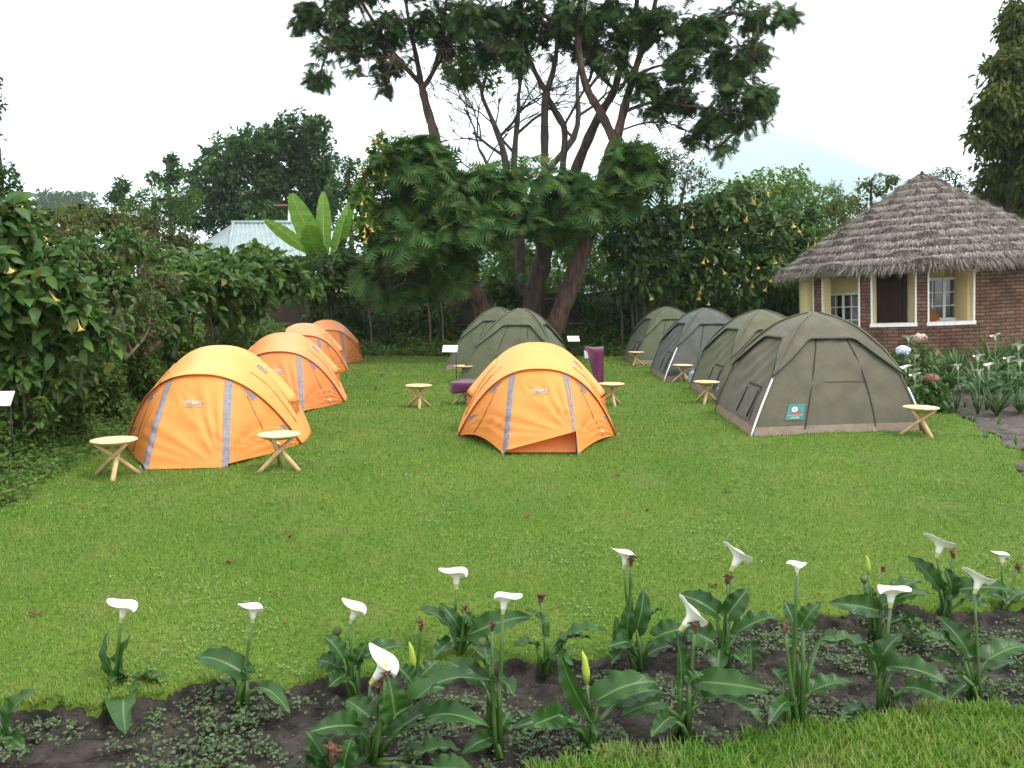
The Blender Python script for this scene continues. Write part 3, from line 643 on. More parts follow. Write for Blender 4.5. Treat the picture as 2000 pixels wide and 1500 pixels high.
def make_green_tent(label, loc, rz, m, poles=True, badge=True, group="olive canvas dome tents"):
    root = thing("canvas_tent", label, "tent", loc, rz, group)
    body = MB()
    for sd in range(4):
        body.grid(lambda a, b, sd=sd: g_pt(sd, a * 2 - 1, .07 + .93 * b, .007 * math.sin(9 * a + 14 * b + sd) * math.sin(math.pi * b) + (.011 * math.sin(26 * b - 15 * a + 3 * math.sin(5 * a)) * math.sin(math.pi * a) * math.sin(math.pi * b) * (1.1 if sd == 3 else .75))), 34, 46)
    body.build("canvas_body", m, root)
    sk = MB()
    for sd in range(4):
        sk.grid(lambda a, b, sd=sd: g_pt(sd, a * 2 - 1, .075 * (1 - b), .008 + .006 * math.sin(a * 17 + sd)) + Vector((0, 0, -.01 * b)), 20, 3)
    sk.build("groundsheet_skirt", M['skirt'], root)
    cp = MB()
    for sd in range(4):
        def cpt(a, b, sd=sd):
            wv = a * 2 - 1; zl = cap_low(wv); z = zl + (1.0 - zl) * b; fl = .020 + .020 * (1 - b) ** 3 + .006 * math.sin(a * 21 + sd) * (1 - b) + .005 * math.sin(a * 13 + b * 9) * math.sin(math.pi * b)
            return g_pt(sd, wv, z, fl)
        cp.grid(cpt, 28, 18)
    solidify(cp.build("top_cover", m, root), .010)
    eg = MB()      # bound edge of the cover
    for sd in range(4):
        pts = [g_pt(sd, -1 + 2 * k / 28, cap_low(-1 + 2 * k / 28) - .004, .042) for k in range(29)]; eg.tube(pts, .008, 5)
    eg.build("cover_binding", M['binding'], root)
    for i, wv in enumerate((-.36, .40)):
        MB().tube([g_pt(0, wv * (1.0 + .12 * (1 - z)), z, .006) for z in np.linspace(.05, .77, 12)], .008, 5).build("door_zip", M['seam'], root)
    MB().tube([g_pt(0, wv, .42, .005) for wv in np.linspace(-.36, .42, 8)], .004, 4).build("door_seam", M['seam'], root)
    # rolled-up flap over the left window, with its ties
    MB().grid(lambda a, b: g_pt(3, .05 + .62 * a, .10 + .26 * b, .010 + .005 * math.sin(a * 20)), 8, 6).build("window_pocket", m, root)
    for wv in (.10, .60):
        MB().tube([g_pt(3, wv, .34, .02), g_pt(3, wv + .02, .22, .03), g_pt(3, wv - .03, .12, .02)], .010, 5).build("tie_cord", M['black'], root)
    MB().grid(lambda a, b: g_pt(3, .06 + .62 * a, .36 + .02 * b, .014), 8, 1).build("pocket_edge", M['seam'], root)
    if poles:
        for sd, zt in ((3, .52), (0, .36)):
            MB().tube([g_pt(sd, 1.0, z, .020) for z in np.linspace(0.0, zt, 9)], .011, 7).build("pole", M['white'], root)
    for sd in range(4):
        MB().tube([g_pt(sd, 1.0, z, .006 + .026 * min(1, max(0, (z - .42) * 12))) for z in np.linspace(0.0, .995, 26)], .016, 6).build("pole_sleeve", m, root)
    for wv in (-.36, .40):
        p = g_pt(0, wv, .03, .02); MB().tube([p, p + Vector((0, -.02, -.05))], .010, 5).build("peg_loop", M['skirt'], root)
    if badge:
        q = lambda a, b, o: g_pt(0, -.66 + .22 * a, .125 + .125 * b, o)
        bd = MB().grid(lambda a, b: q(a, b, .010), 4, 4).build("badge", M['teal'], root)
        MB().add([q(.42 + .17 * math.cos(k * .5236), .66 + .16 * math.sin(k * .5236), .014) for k in range(12)], [tuple(range(12))]).build("white_disc", M['white'], bd)
        MB().add([q(.42 + .05 * math.cos(k * .785), .66 + .10 * math.sin(k * .785), .017) for k in range(8)], [tuple(range(8))]).build("disc_mark", M['teal'], bd)
        MB().add([q(.18, .42, .014), q(.80, .40, .014), q(.85, .52, .014), q(.62, .62, .014), q(.48, .50, .014), q(.22, .50, .014)], [(0, 1, 2, 3, 4, 5)]).build("red_print", M['red'], bd)
        ln = MB()
        for b0, a0, a1 in ((.27, .10, .92), (.15, .28, .78), (.09, .28, .78)):
            k0 = a0
            while k0 < a1 - .04:
                k1 = min(k0 + rnd.uniform(.05, .12), a1); ln.add([q(k0, b0, .014), q(k1 - .02, b0, .014), q(k1 - .02, b0 + .055, .014), q(k0, b0 + .055, .014)], [(0, 1, 2, 3)]); k0 = k1
        ln.build("badge_lettering", M['logo'], bd)
    return root
def gpos(cx, cy): return (cx, cy, -.008)
def place_g(corner_uv, rz, s=GS):
    c = G(*corner_uv); ox, oy = s * 1.26, s; return gpos(c.x + ox * math.cos(rz) - oy * math.sin(rz), c.y + ox * math.sin(rz) + oy * math.cos(rz))
a1 = R(12)
g1 = make_green_tent("nearest khaki canvas tent with a teal badge, front of the right row", place_g((1475, 853), a1, 1.2), a1, M['g1']); g1.scale = (1.08, 1.03, 1.0)
g2 = make_green_tent("second canvas tent of the right row, yellowish olive, behind the badged one", place_g((1396, 787), a1), R(13), M['g2'], poles=False, badge=False)
g3 = make_green_tent("third canvas tent of the right row, dark grey green with a white pole", place_g((1298, 745), a1), R(12), M['g3'], badge=False)
dup(g2, place_g((1240, 712), R(14)), R(14), "farthest canvas tent at the back end of the right row", {"olive_canvas": M['g4']})
g5 = dup(g2, gpos(.20, 17.8), R(-3), "green canvas tent directly behind the lone orange tent", {"olive_canvas": M['g4']})
g6 = dup(g2, gpos(-.36, 21.6), R(-3), "green canvas tent in the middle, half hidden behind another green tent at the tree trunks", {"olive_canvas": M['g4']})

for g_ in (g5, g6): g_.scale = (.90, .95, 1.0)
# ================================================================== STOOLS, SIGNS, CLOTHS, BOTTLES
def make_stool(label, loc, rz):
    root = thing("folding_stool", label, "stool", loc, rz, "round wooden stools beside the tents")
    MB().lathe([(0, .30), (.06, .302), (.15, .322), (.20, .345), (.215, .355), (.212, .364), (.19, .368), (.10, .362), (0, .36)], 32).build("seat", M['wood'], root)
    for k in range(3):
        a = k * 2.094 + .4; d = Vector((math.cos(a), math.sin(a), 0)); e = Vector((-d.y, d.x, 0)) * .022
        MB().tube([d * -.17 + e + Vector((0, 0, .335)), d * .015 + e + Vector((0, 0, .185)), d * .225 + e + Vector((0, 0, -.01))], [.019, .023, .025], 9).build("leg", M['woodleg'], root)
    mb = MB(); mb.tube([(-.03, -.02, .185), (.03, .02, .185)], .026, 8); mb.build("leg_pin", M['woodleg'], root)
    return root
st = [((226, 930), 20, "pale round stool on the grass left of the nearest orange tent"),
      ((546, 916), 75, "pale round stool at the right front corner of the nearest orange tent"),
      ((818, 796), 130, "round wooden stool alone on open lawn left of the lone orange tent"),
      ((908, 790), 160, "wooden stool under a purple cloth, left of the lone orange tent"),
      ((1194, 792), 10, "wooden stool peeking out behind the right side of the lone orange tent"),
      ((907, 748), 50, "wooden stool at the left edge of the green tent behind the lone orange tent"),
      ((1242, 714), 90, "small far stool in front of the farthest canvas tent of the right row"),
      ((1333, 746), 35, "stool in front of the dark grey green tent, third in the right row"),
      ((1379, 787), 100, "round stool beside the water bottle before the second canvas tent"),
      ((1796, 850), 15, "round wooden stool at the right corner of the badged canvas tent")]
s0 = None; stool_pos = []
for (uv, rz, lb) in st:
    p = G(*uv); stool_pos.append(p)
    s0 = make_stool(lb, p, R(rz)) if s0 is None else (dup(s0, p, R(rz), lb), s0)[1]
def make_sign(label, loc, rz):
    root = thing("sign_stand", label, "sign", loc, rz, "small white signs on black poles")
    MB().tube([(0.12, 0, -.02), (.12, 0, .72)], .008, 7).build("pole", M['black'], root)
    MB().box((0, 0, 0), (.30, .012, .19)).build("sign_board", M['white'], root, False).rotation_euler = (R(-48), 0, 0)
    root.children[-1].location = (0, -.02, .74)
    return root
sg = make_sign("small white sign on a black pole, left of the green tents", G(880, 752), R(-4))
dup(sg, (1.57, 21.0, 0), R(8), "small grey-white sign on a pole by the far hedge, right of the green tents")
dup(sg, (-5.10, 8.05, .0), R(12), "white sign cut off by the left picture edge, in the ground cover")
sg4 = dup(sg, (1.46, 14.8, 0), R(0), "sign stand covered with a purple cloth, behind the lone orange tent")
def hang_cloth(label, loc, fn, nu=18, nv=14):
    o = solidify(MB().grid(fn, nu, nv).build("purple_cloth", M['purple']), .006); o.location = loc
    return tag(o, label, "cloth", "purple cloths hung out in the camp")
def cl1(a, b):     # over the sign: top edge, falls in folds, longer on the right
    x = -.15 + .34 * a; L = .07 + .74 * np.clip((a - .15) * 1.8, 0, 1); z = .885 - .02 * math.sin(a * 3) - L * b; y = -.09 - .06 * b + .025 * math.sin(a * 14 + 2 * b) * (b + .2)
    return (x - .02 * b * (1 - a), y if b > 0 else .02, z)
hang_cloth("purple cloth draped over a sign stand behind the lone orange tent", (1.46, 14.8, 0), cl1)
def cl2(a, b):     # over the stool: flat top, drooping rim
    an = a * 2 * math.pi; r = .235 * min(1, b * 1.6); over = max(0, b - .62) / .38; drop = over * (.06 + .12 * (.5 + .5 * math.cos(an - 3.6)))
    return (math.cos(an) * (r + .02 * over * math.sin(an * 7)), math.sin(an) * (r + .02 * over * math.cos(an * 6)), .374 - drop)
hang_cloth("purple cloth spread over a wooden stool left of the lone orange tent", stool_pos[3], cl2, 36, 12)
def bottle_mat():
    m = bpy.data.materials.new("blue_plastic"); m.use_nodes = True; b = m.node_tree.nodes['Principled BSDF']
    b.inputs['Base Color'].default_value = (.42, .62, .72, 1); b.inputs['Transmission Weight'].default_value = .55; b.inputs['Roughness'].default_value = .15; b.inputs['IOR'].default_value = 1.2
    return m
M['bottle'] = bottle_mat()
def make_bottle(label, loc, rz):
    root = thing("water_bottle", label, "bottle", loc, rz, "clear water bottles on the lawn")
    pr = [(0, 0), (.075, 0), (.08, .02)]
    for k in range(6): pr += [(.08, .03 + k * .026), (.074, .043 + k * .026)]
    pr += [(.08, .19), (.072, .215), (.045, .245), (.022, .26), (.022, .275)]
    MB().lathe(pr, 20).build("bottle_body", M['bottle'], root)
    MB().lathe([(0, .295), (.025, .294), (.026, .272), (.024, .27)], 14).build("cap", mat("blue_cap", (.05, .18, .45), .4), root)
    return root
b0 = make_bottle("clear blue water bottle beside the stool before the second canvas tent", G(1407, 783), 0)
for (uv, lb) in (((1263, 708), "far clear water bottle before the farthest canvas tent of the right row"), ((1352, 748), "water bottle half hidden behind the stool of the grey green tent"), ((913, 786), "water bottle under the purple-covered stool")):
    dup(b0, G(*uv), 0, lb)

# ================================================================== FRONT BED LILIES
GZL = -.055
def leaf_blade(base, tip, wid, parent, roll=0.0, bend=.2, seed=0):
    """arrow-shaped wavy blade from base to tip"""
    rr = random.Random(seed); base, tip = Vector(base), Vector(tip); d = tip - base; L = d.length; dn = d.normalized()
    n = Vector((rr.uniform(-.5, .5), -.45 + rr.uniform(-.3, .3), 1.0)); n = (n - dn * n.dot(dn)); n = n.normalized() if n.length > .1 else dn.orthogonal()
    n = Matrix.Rotation(roll, 3, dn) @ n; x = dn.cross(n); ph = rr.uniform(0, 6); V = []; UV = []; NU, NV = 8, 18; fq = rr.uniform(3.0, 4.4)
    for j in range(NV + 1):
        t = j / NV; tt = max(t, .0); w = wid * 2.05 * (tt + .015) ** .42 * (1 - tt) ** .85
        for i in range(NU + 1):
            s = i / NU * 2 - 1; a = abs(s)
            lobe = -.16 * L * max(0, a - .15) * (1 - min(1, t * 5))
            z = w * .22 * a ** 1.3 + wid * .115 * a ** 2 * math.sin(fq * 6.283 * t + ph + (1.3 if s > 0 else 0)) * (1 - t * .5) + bend * L * (math.sin(math.pi * t * .95) * .55)
            V.append(base + dn * (t * L + lobe) + x * (s * w * .5) + n * z); UV.append((i / NU, t))
    Fc = [(j * (NU + 1) + i, j * (NU + 1) + i + 1, (j + 1) * (NU + 1) + i + 1, (j + 1) * (NU + 1) + i) for j in range(NV) for i in range(NU)]
    mb = MB(); mb.add(V, Fc); return mb.build("leaf", M['lilyleaf'], parent, True, UV)
def spathe(parent, base, yaw, tilt, size, closed=0.0):
    """funnel-shaped white spathe rolled round the spadix"""
    rot = Matrix.Rotation(R(-9), 3, 'X') @ Matrix.Rotation(yaw, 3, 'Z') @ Matrix.Rotation(tilt, 3, 'Y'); V = []; VB = []; NU, NV = 28, 14
    def pt(a, t):
        an = a * 2 * math.pi; fl = max(0, (t - .45) / .55) ** 1.8; r = .075 + .17 * t + fl * (.46 - .35 * closed) * (1 + .22 * math.cos(an)); z = t * 1.02 - fl * (.26 - .2 * closed) * (1.0 - .25 * math.cos(an)) + .10 * fl * abs(math.sin(an)) + .05 * max(0, math.cos(an)) ** 6 * fl
        notch = max(0, -math.cos(an)) ** 4 * fl
        r *= 1 - .25 * notch; z -= .10 * notch - .05 * math.sin(an * 3 + 1) * fl
        return base + rot @ Vector((r * math.cos(an), r * math.sin(an), z)) * size
    o1 = solidify(MB().grid(lambda a, t: pt(a, .20 + .80 * t), NU, NV).build("spathe", M['spathe'], parent), .0015)
    MB().grid(lambda a, t: pt(a, .21 * t), 16, 5).build("spathe_base", M['spathebase'], parent)
    MB().tube([base + rot @ Vector((0, 0, z)) * size for z in (.2, .5, .8)], [size * .07, size * .065, size * .03], 8).build("spadix", M['spadix'], parent)
def stalk(parent, name, a, b, r0=.0085, r1=.006):
    a, b = Vector(a), Vector(b); m = a.lerp(b, .5) + Vector((rnd.uniform(-.012, .012), rnd.uniform(-.01, .01), 0))
    return MB().tube([a, a.lerp(m, .5) * 1, m, m.lerp(b, .5), b], [r0, r0 * .95, r0 * .9, r1, r1], 8).build(name, M['stalk'], parent)
LEAFSEED = [0]
def lily(label, base, stalks, leaves):
    p0 = G(base[0], base[1], GZL); Y = p0.y; root = thing("lily_plant", label, "lily", p0, 0, "white calla lilies in the front bed")
    L = lambda v: v - p0
    for (u, v, kind, sz) in stalks:
        Yt = Y + rnd.uniform(-.06, .06); top = P(u, v, Yt); bs = Vector((rnd.uniform(-.03, .03), rnd.uniform(-.03, .03), 0)); rk = rnd.uniform(.75, 1.05)
        fs = stalk(root, "flower_stalk", bs, L(top), .0105 * rk, .0075 * rk)
        t = L(top); k = Y / F
        if kind[0] == 'o':        # open: o<yaw in deg>
            yaw, tl = kind[1], kind[2]; spathe(fs, t, R(yaw), R(tl), sz * k * .92)
        elif kind == 'wilt' or kind == 'dark':
            mb = MB(); n = 11
            for q in range(n):
                d = Vector((rnd.gauss(0, 1), rnd.gauss(0, 1), rnd.uniform(.6, 2.2))).normalized() * rnd.uniform(.35, .85) * sz * k
                mb.tube([t + Vector((0, 0, -.4 * sz * k)), t + d * .5, t + d + Vector((rnd.gauss(0, .2), 0, -.2)) * sz * k], [.10 * sz * k, .17 * sz * k, .05 * sz * k], 4)
            mb.lathe([(.0, -.9), (.16, -.7), (.26, -.2), (.2, .3), (0, .5)], 10); 
            mb.v[-50:] = [(t.x + a * sz * k, t.y + b * sz * k, t.z + c * sz * k) for a, b, c in mb.v[-50:]]
            mb.build("wilted_flower", M['wilt'], fs)
        elif kind == 'bud':
            MB().tube([t, t + Vector((-.02, 0, .35)) * sz * k, t + Vector((-.07, 0, .75)) * sz * k, t + Vector((-.14, 0, 1.0)) * sz * k], [.07 * sz * k, .12 * sz * k, .08 * sz * k, .01 * sz * k], 10).build("bud", M['budc'], fs)
        elif kind == 'knob':
            mb = MB().lathe([(0, -.5), (.35, -.35), (.5, 0), (.35, .35), (0, .5)], 12); mb.v = [(t.x + a * sz * k, t.y + b * sz * k, t.z + c * sz * k) for a, b, c in mb.v]; mb.build("seed_head", M['seedhead'], fs)
    for lf in leaves:
        u0, v0, u1, v1, wd = lf; LEAFSEED[0] += 1; r2 = random.Random(LEAFSEED[0] * 13)
        dy = r2.uniform(-.10, .05); a = P(u0, v0, Y + dy * .4); b = P(u1, v1, Y + dy + (-.10 if v1 > v0 else .05)); lim = GZL + .02
        if a.z < lim: a = G(u0, v0, lim)
        if b.z < lim: b = G(u1, v1, lim)
        wv = wd * .86 * Y / F
        lo = leaf_blade(L(a), L(b), wv, root, R(r2.uniform(-28, 28)), r2.uniform(.10, .38), LEAFSEED[0])
        bs = Vector((r2.uniform(-.035, .035), r2.uniform(-.03, .03), 0)); la = L(a); mid = bs.lerp(la, .5) + Vector(((bs.x - la.x) * .15, 0, abs(la.z) * .12))
        MB().tube([bs, mid, la + (L(b) - L(a)) * .04], [.013, .010, .007], 8).build("petiole", M['stalk'], lo)
    return root
o = lambda yaw, tl: ('o', yaw, tl)
LILIES = [
 ("lily with one flat white flower, alone by the bed edge at far left", (240, 1352), [(236, 1216, o(180, -12), 48)], [(250, 1330, 258, 1240, 62), (280, 1322, 332, 1352, 56), (247, 1340, 247, 1442, 74), (228, 1325, 213, 1232, 34), (235, 1330, 213, 1335, 40)]),
 ("lily with a heart-shaped white flower over a drooping dark leaf clump", (478, 1388), [(493, 1217, o(200, -5), 44)], [(482, 1318, 382, 1286, 66), (505, 1342, 568, 1396, 42), (460, 1325, 428, 1385, 56), (475, 1330, 500, 1300, 40)]),
 ("flowerless lily leaves cut off by the left picture edge", (14, 1445), [], [(14, 1425, 76, 1345, 66), (8, 1430, -25, 1370, 50), (20, 1440, 60, 1470, 40)]),
 ("lily with a white funnel flower leaning left, over wide dark leaves", (692, 1364), [(684, 1218, o(180, -22), 48), (658, 1232, 'knob', 20)], [(672, 1290, 626, 1240, 46), (664, 1305, 618, 1290, 54), (700, 1288, 792, 1262, 60), (695, 1300, 720, 1250, 40), (672, 1320, 640, 1345, 48)]),
 ("lily with the tallest white flower of the bed's middle, leaves spread wide", (893, 1293), [(891, 1152, o(170, 0), 50), (908, 1188, 'wilt', 12)], [(890, 1246, 812, 1192, 62), (902, 1240, 858, 1178, 36), (915, 1240, 1042, 1204, 62), (925, 1225, 900, 1190, 30), (920, 1250, 965, 1292, 56), (880, 1255, 845, 1285, 46)]),
 ("lily with a white heart flower on a long bare stalk, in the bed's centre", (966, 1476), [(982, 1200, o(0, 6), 50), (961, 1222, 'wilt', 17), (943, 1254, 'knob', 20)], [(958, 1300, 925, 1268, 62), (945, 1335, 868, 1290, 60), (972, 1330, 1002, 1362, 52), (968, 1440, 1000, 1388, 44), (960, 1440, 900, 1475, 46)]),
 ("large lily clump with a sideways yellow-throated white trumpet and broad leaves", (722, 1492), [(724, 1336, o(180, -38), 74), (738, 1342, 'wilt', 20), (754, 1318, 'dark', 18)], [(800, 1376, 966, 1338, 76), (762, 1440, 892, 1384, 76), (832, 1402, 958, 1422, 62), (702, 1420, 600, 1432, 66), (722, 1400, 676, 1366, 66), (772, 1402, 758, 1316, 76), (690, 1490, 722, 1436, 60), (802, 1482, 905, 1470, 72), (850, 1500, 930, 1510, 60)]),
 ("lily with a half-closed cream flower and a brown wilted twin stalk", (1240, 1302), [(1218, 1112, o(180, -10), 44), (1233, 1092, 'wilt', 18)], [(1242, 1232, 1256, 1146, 48), (1226, 1242, 1236, 1168, 36), (1256, 1222, 1296, 1194, 54), (1206, 1256, 1202, 1202, 28), (1232, 1262, 1186, 1266, 58), (1280, 1246, 1345, 1230, 58), (1255, 1284, 1315, 1262, 50), (1222, 1270, 1195, 1300, 46)]),
 ("lily with a nodding white flower above a dark wilted bud", (1408, 1312), [(1428, 1116, o(180, -28), 56), (1421, 1130, 'dark', 20)], [(1402, 1200, 1322, 1162, 58), (1420, 1202, 1462, 1148, 54), (1440, 1236, 1525, 1204, 62), (1390, 1252, 1325, 1224, 72), (1405, 1268, 1402, 1326, 54), (1466, 1258, 1470, 1315, 46), (1420, 1280, 1452, 1300, 40)]),
 ("lily with a white trumpet pointing left, yellow at its base", (1330, 1442), [(1328, 1232, o(180, -42), 66), (1358, 1222, 'dark', 22)], [(1330, 1330, 1318, 1232, 54), (1368, 1332, 1506, 1352, 70), (1375, 1364, 1496, 1424, 66), (1290, 1372, 1210, 1402, 62), (1345, 1335, 1375, 1318, 40), (1310, 1400, 1270, 1440, 48)]),
 ("lily with a small ragged white flower on a thin straight stalk", (1548, 1432), [(1557, 1124, o(90, 0), 30), (1533, 1228, 'wilt', 18), (1556, 1270, 'knob', 14)], [(1552, 1222, 1530, 1172, 42), (1566, 1222, 1604, 1176, 46), (1530, 1335, 1506, 1306, 54), (1560, 1322, 1588, 1300, 46), (1582, 1352, 1664, 1334, 58), (1600, 1245, 1635, 1252, 40), (1540, 1370, 1500, 1420, 46)]),
 ("lily with a closed yellow-green bud and a broad leaf pointing right", (1150, 1457), [(1146, 1335, 'bud', 70)], [(1142, 1385, 1092, 1268, 54), (1166, 1368, 1285, 1334, 78), (1202, 1374, 1296, 1352, 60), (1092, 1396, 1036, 1418, 62), (1105, 1408, 1000, 1424, 60), (1150, 1400, 1165, 1440, 40)]),
 ("lily with a wide white flower over pairs of wavy leaves, right part of the bed", (1728, 1397), [(1739, 1188, o(0, 4), 52)], [(1712, 1292, 1598, 1258, 64), (1712, 1312, 1768, 1236, 58), (1742, 1302, 1856, 1342, 70), (1772, 1342, 1850, 1372, 56), (1690, 1388, 1642, 1402, 48), (1735, 1350, 1760, 1420, 44)]),
 ("lily with a broad left-facing white flower beside a brown stalk, back of the bed", (1845, 1217), [(1829, 1090, o(180, -18), 48), (1862, 1080, 'dark', 17)], [(1836, 1152, 1772, 1086, 54), (1856, 1162, 1842, 1106, 48), (1872, 1152, 1980, 1154, 58), (1880, 1172, 1930, 1190, 46)]),
 ("lily with a pinkish-edged white funnel, at the right end of the bed", (1905, 1377), [(1903, 1160, o(180, -22), 50)], [(1892, 1278, 1826, 1202, 58), (1886, 1288, 1796, 1242, 58), (1930, 1288, 2008, 1262, 66), (1930, 1312, 2010, 1312, 60), (1872, 1312, 1814, 1288, 48), (1900, 1330, 1850, 1372, 50)]),
 ("lily with a small white flower and brown stalk, back right corner of bed", (1966, 1198), [(1957, 1104, o(150, -5), 30), (1988, 1108, 'dark', 16)], [(1960, 1170, 1925, 1160, 36), (1972, 1175, 2005, 1160, 36)]),
 ("flowerless lily with a thin bud, a green seed head and a brown stalk", (1715, 1252), [(1696, 1122, 'bud', 40), (1687, 1132, 'knob', 16), (1725, 1112, 'dark', 14)], [(1712, 1192, 1616, 1178, 54), (1742, 1162, 1808, 1142, 48), (1722, 1184, 1816, 1162, 54), (1772, 1202, 1802, 1258, 54), (1700, 1180, 1690, 1140, 34), (1740, 1215, 1780, 1240, 44)]),
 ("lily with only a pale brown withered flower on a straight stalk", (1065, 1312), [(1056, 1166, 'wilt', 22)], [(1066, 1242, 1018, 1192, 46), (1086, 1262, 1155, 1250, 58), (1102, 1252, 1186, 1234, 52), (1050, 1262, 1002, 1266, 46), (1075, 1280, 1120, 1300, 46)]),
 ("lily at the bottom edge with one thick withered yellow-brown flower", (652, 1530), [(650, 1468, 'wilt', 34)], [(655, 1480, 588, 1468, 76), (672, 1500, 690, 1436, 66), (645, 1500, 598, 1428, 56), (640, 1510, 570, 1500, 60)]),
 ("lily stalk pair with a pale closed bud and a brown-tipped thick bud", (812, 1372), [(822, 1218, 'wilt', 20), (808, 1310, 'bud', 62)], [(815, 1330, 860, 1290, 46), (805, 1335, 770, 1300, 52), (820, 1345, 870, 1345, 44)]),
]
for l in LILIES: lily(*l)
# leaves fallen on the lawn and in the bed
def fallen(i, uv, lb, size, z=.012):
    p = G(*uv); r2 = random.Random(i); mb = MB()
    mb.grid(lambda a, b: ((a - .5) * size * .55 * math.sin(math.pi * (b * .9 + .05)), (b - .5) * size, size * (.25 * abs(a - .5) + .18 * math.sin(b * 5 + i) + .05)), 4, 6)
    ob = solidify(mb.build("fallen_leaf", M['fallen']), .002); ob.location = (p.x, p.y, z); ob.rotation_euler = (r2.uniform(-.2, .2), r2.uniform(-.2, .2), r2.uniform(0, 6))
    tag(ob, lb, "leaf", "brown leaves fallen on the lawn")
FALL = [((1030, 1012), "dark curled leaf on the lawn in front of the lone orange tent", .07), ((1420, 962), "brown leaf on the grass in front of the badged canvas tent", .07),
        ((446, 1100), "small brown leaf on the lawn above the heart-shaped lily flower", .06), ((70, 1202), "brown leaf on the grass near the left picture edge", .06),
        ((1395, 1146), "dark crumpled leaf on the lawn right beside the nodding lily", .06), ((748, 735), "brown leaf on far lawn between the orange row and the sign", .16),
        ((730, 762), "dark brown leaf cluster on the lawn left of the lone-lawn stool", .20), ((560, 1222), "small leaf on the lawn between two left lily flowers", .04),
        ((565, 1052), "tiny dark leaf on open lawn left of centre", .05), ((1205, 930), "withered leaf near the right peg of the lone orange tent", .06), ((1265, 1000), "small brown leaf on open lawn right of centre", .05)]
for i, (uv, lb, s) in enumerate(FALL): fallen(i, uv, lb, s)

# ================================================================== ROUND THATCHED HOUSE
HC = Vector((10.80, 21.5, 0)); RW, RE, HE, HPK = 3.02, 3.48, 2.56, 4.86
def u_of(p):
    r = Vector(p) - Vector((0, 0, CH)); f = r.y * CP - r.z * SP; return 1000 + F * r.x / f
def ang_for_u(u, rad, z=1.7):
    best = None
    for k in range(0, 2000):
        a = math.pi + k * math.pi / 2000          # front half: angles 180..360 deg
        d = abs(u_of(HC + Vector((rad * math.cos(a), rad * math.sin(a), z))) - u)
        nrm = Vector((math.cos(a), math.sin(a), 0)); vis = nrm.dot(Vector((0, 0, 0)) - HC) > 0
        if vis and (best is None or d < best[0]): best = (d, a)
    return best[1]
house = thing("thatched_roundhouse", "round brick house with a shaggy grey thatched cone roof and a white-framed veranda", "house", HC)
def arc_wall(name, a0, a1, z0, z1, rad, th, m, parent=house, n=None):
    n = n or max(2, int(abs(a1 - a0) * 14)); V = []; UV = []; Fc = []
    for i in range(n + 1):
        a = a0 + (a1 - a0) * i / n
        for (r, z) in ((rad, z0), (rad, z1), (rad - th, z1), (rad - th, z0)):
            V.append((r * math.cos(a), r * math.sin(a), z)); UV.append((a * rad, z + (0 if r == rad else .04)))
    for i in range(n):
        for k in range(4): Fc.append((i * 4 + k, (i + 1) * 4 + k, (i + 1) * 4 + (k + 1) % 4, i * 4 + (k + 1) % 4)[::-1])
    Fc.append((0, 1, 2, 3)[::-1]); Fc.append(tuple(n * 4 + k for k in (0, 1, 2, 3)))
    mb = MB(); mb.add(V, Fc); return mb.build(name, m, parent, False, UV)
E_ = [ang_for_u(u, RW) for u in (1563, 1597, 1613, 1687, 1709, 1798, 1820, 1912)]
ZS = 1.20; ZF = 2.44
arc_wall("brick_wall", E_[7], E_[0] - .56 + 2 * math.pi, 0, ZF + .08, RW, .22, M['brick'])                  # round the back to the veranda
arc_wall("brick_wall", E_[3], E_[7], 0, ZS, RW, .22, M['brick'])                                        # parapet under the windows
arc_wall("brick_wall", E_[0] - .555, E_[1], 0, .55, RW, .22, M['brick'])
for (i, j) in ((1, 2), (3, 4), (5, 6)):
    arc_wall("brick_pillar", E_[i], E_[j], ZS if i >= 3 else 0, ZF, RW, .22, M['brick'], n=3)
ep = ang_for_u(1584, RW); arc_wall("plaster_wall", E_[0] - .55, ep, .551, ZF, RW + .004, .22, M['yellow'])
arc_wall("fascia", E_[0] - .02, E_[7] + .22, ZF + .004, ZF + .17, RW + .03, .28, M['fascia'])
def frame_v(a, z0, z1, sgn): 
    d = .030 / RW * 1.0; arc_wall("white_frame", a - (d if sgn < 0 else 0) - .001, a + (d if sgn > 0 else 0) + .001, z0, z1, RW + .012, .05, M['white'], n=1); arc_wall("plaster_reveal", a - (d * .8 if sgn < 0 else 0) - .0005, a + (d * .8 if sgn > 0 else 0) + .0005, z0, z1 - .001, RW - .040, .20, M['yellow'], n=1)
for (i, z0, sgn) in ((1, 0.5, -1), (2, 0.0, 1), (3, 0.0, -1), (4, ZS, 1), (5, ZS, -1), (6, ZS, 1), (7, ZS, -1)): frame_v(E_[i], z0, ZF - .002, sgn)
for (i, j) in ((4, 5), (6, 7)): arc_wall("white_sill", E_[i] - .006, E_[j] + .006, ZS + .002, ZS + .085, RW + .035, .30, M['white'], n=8)
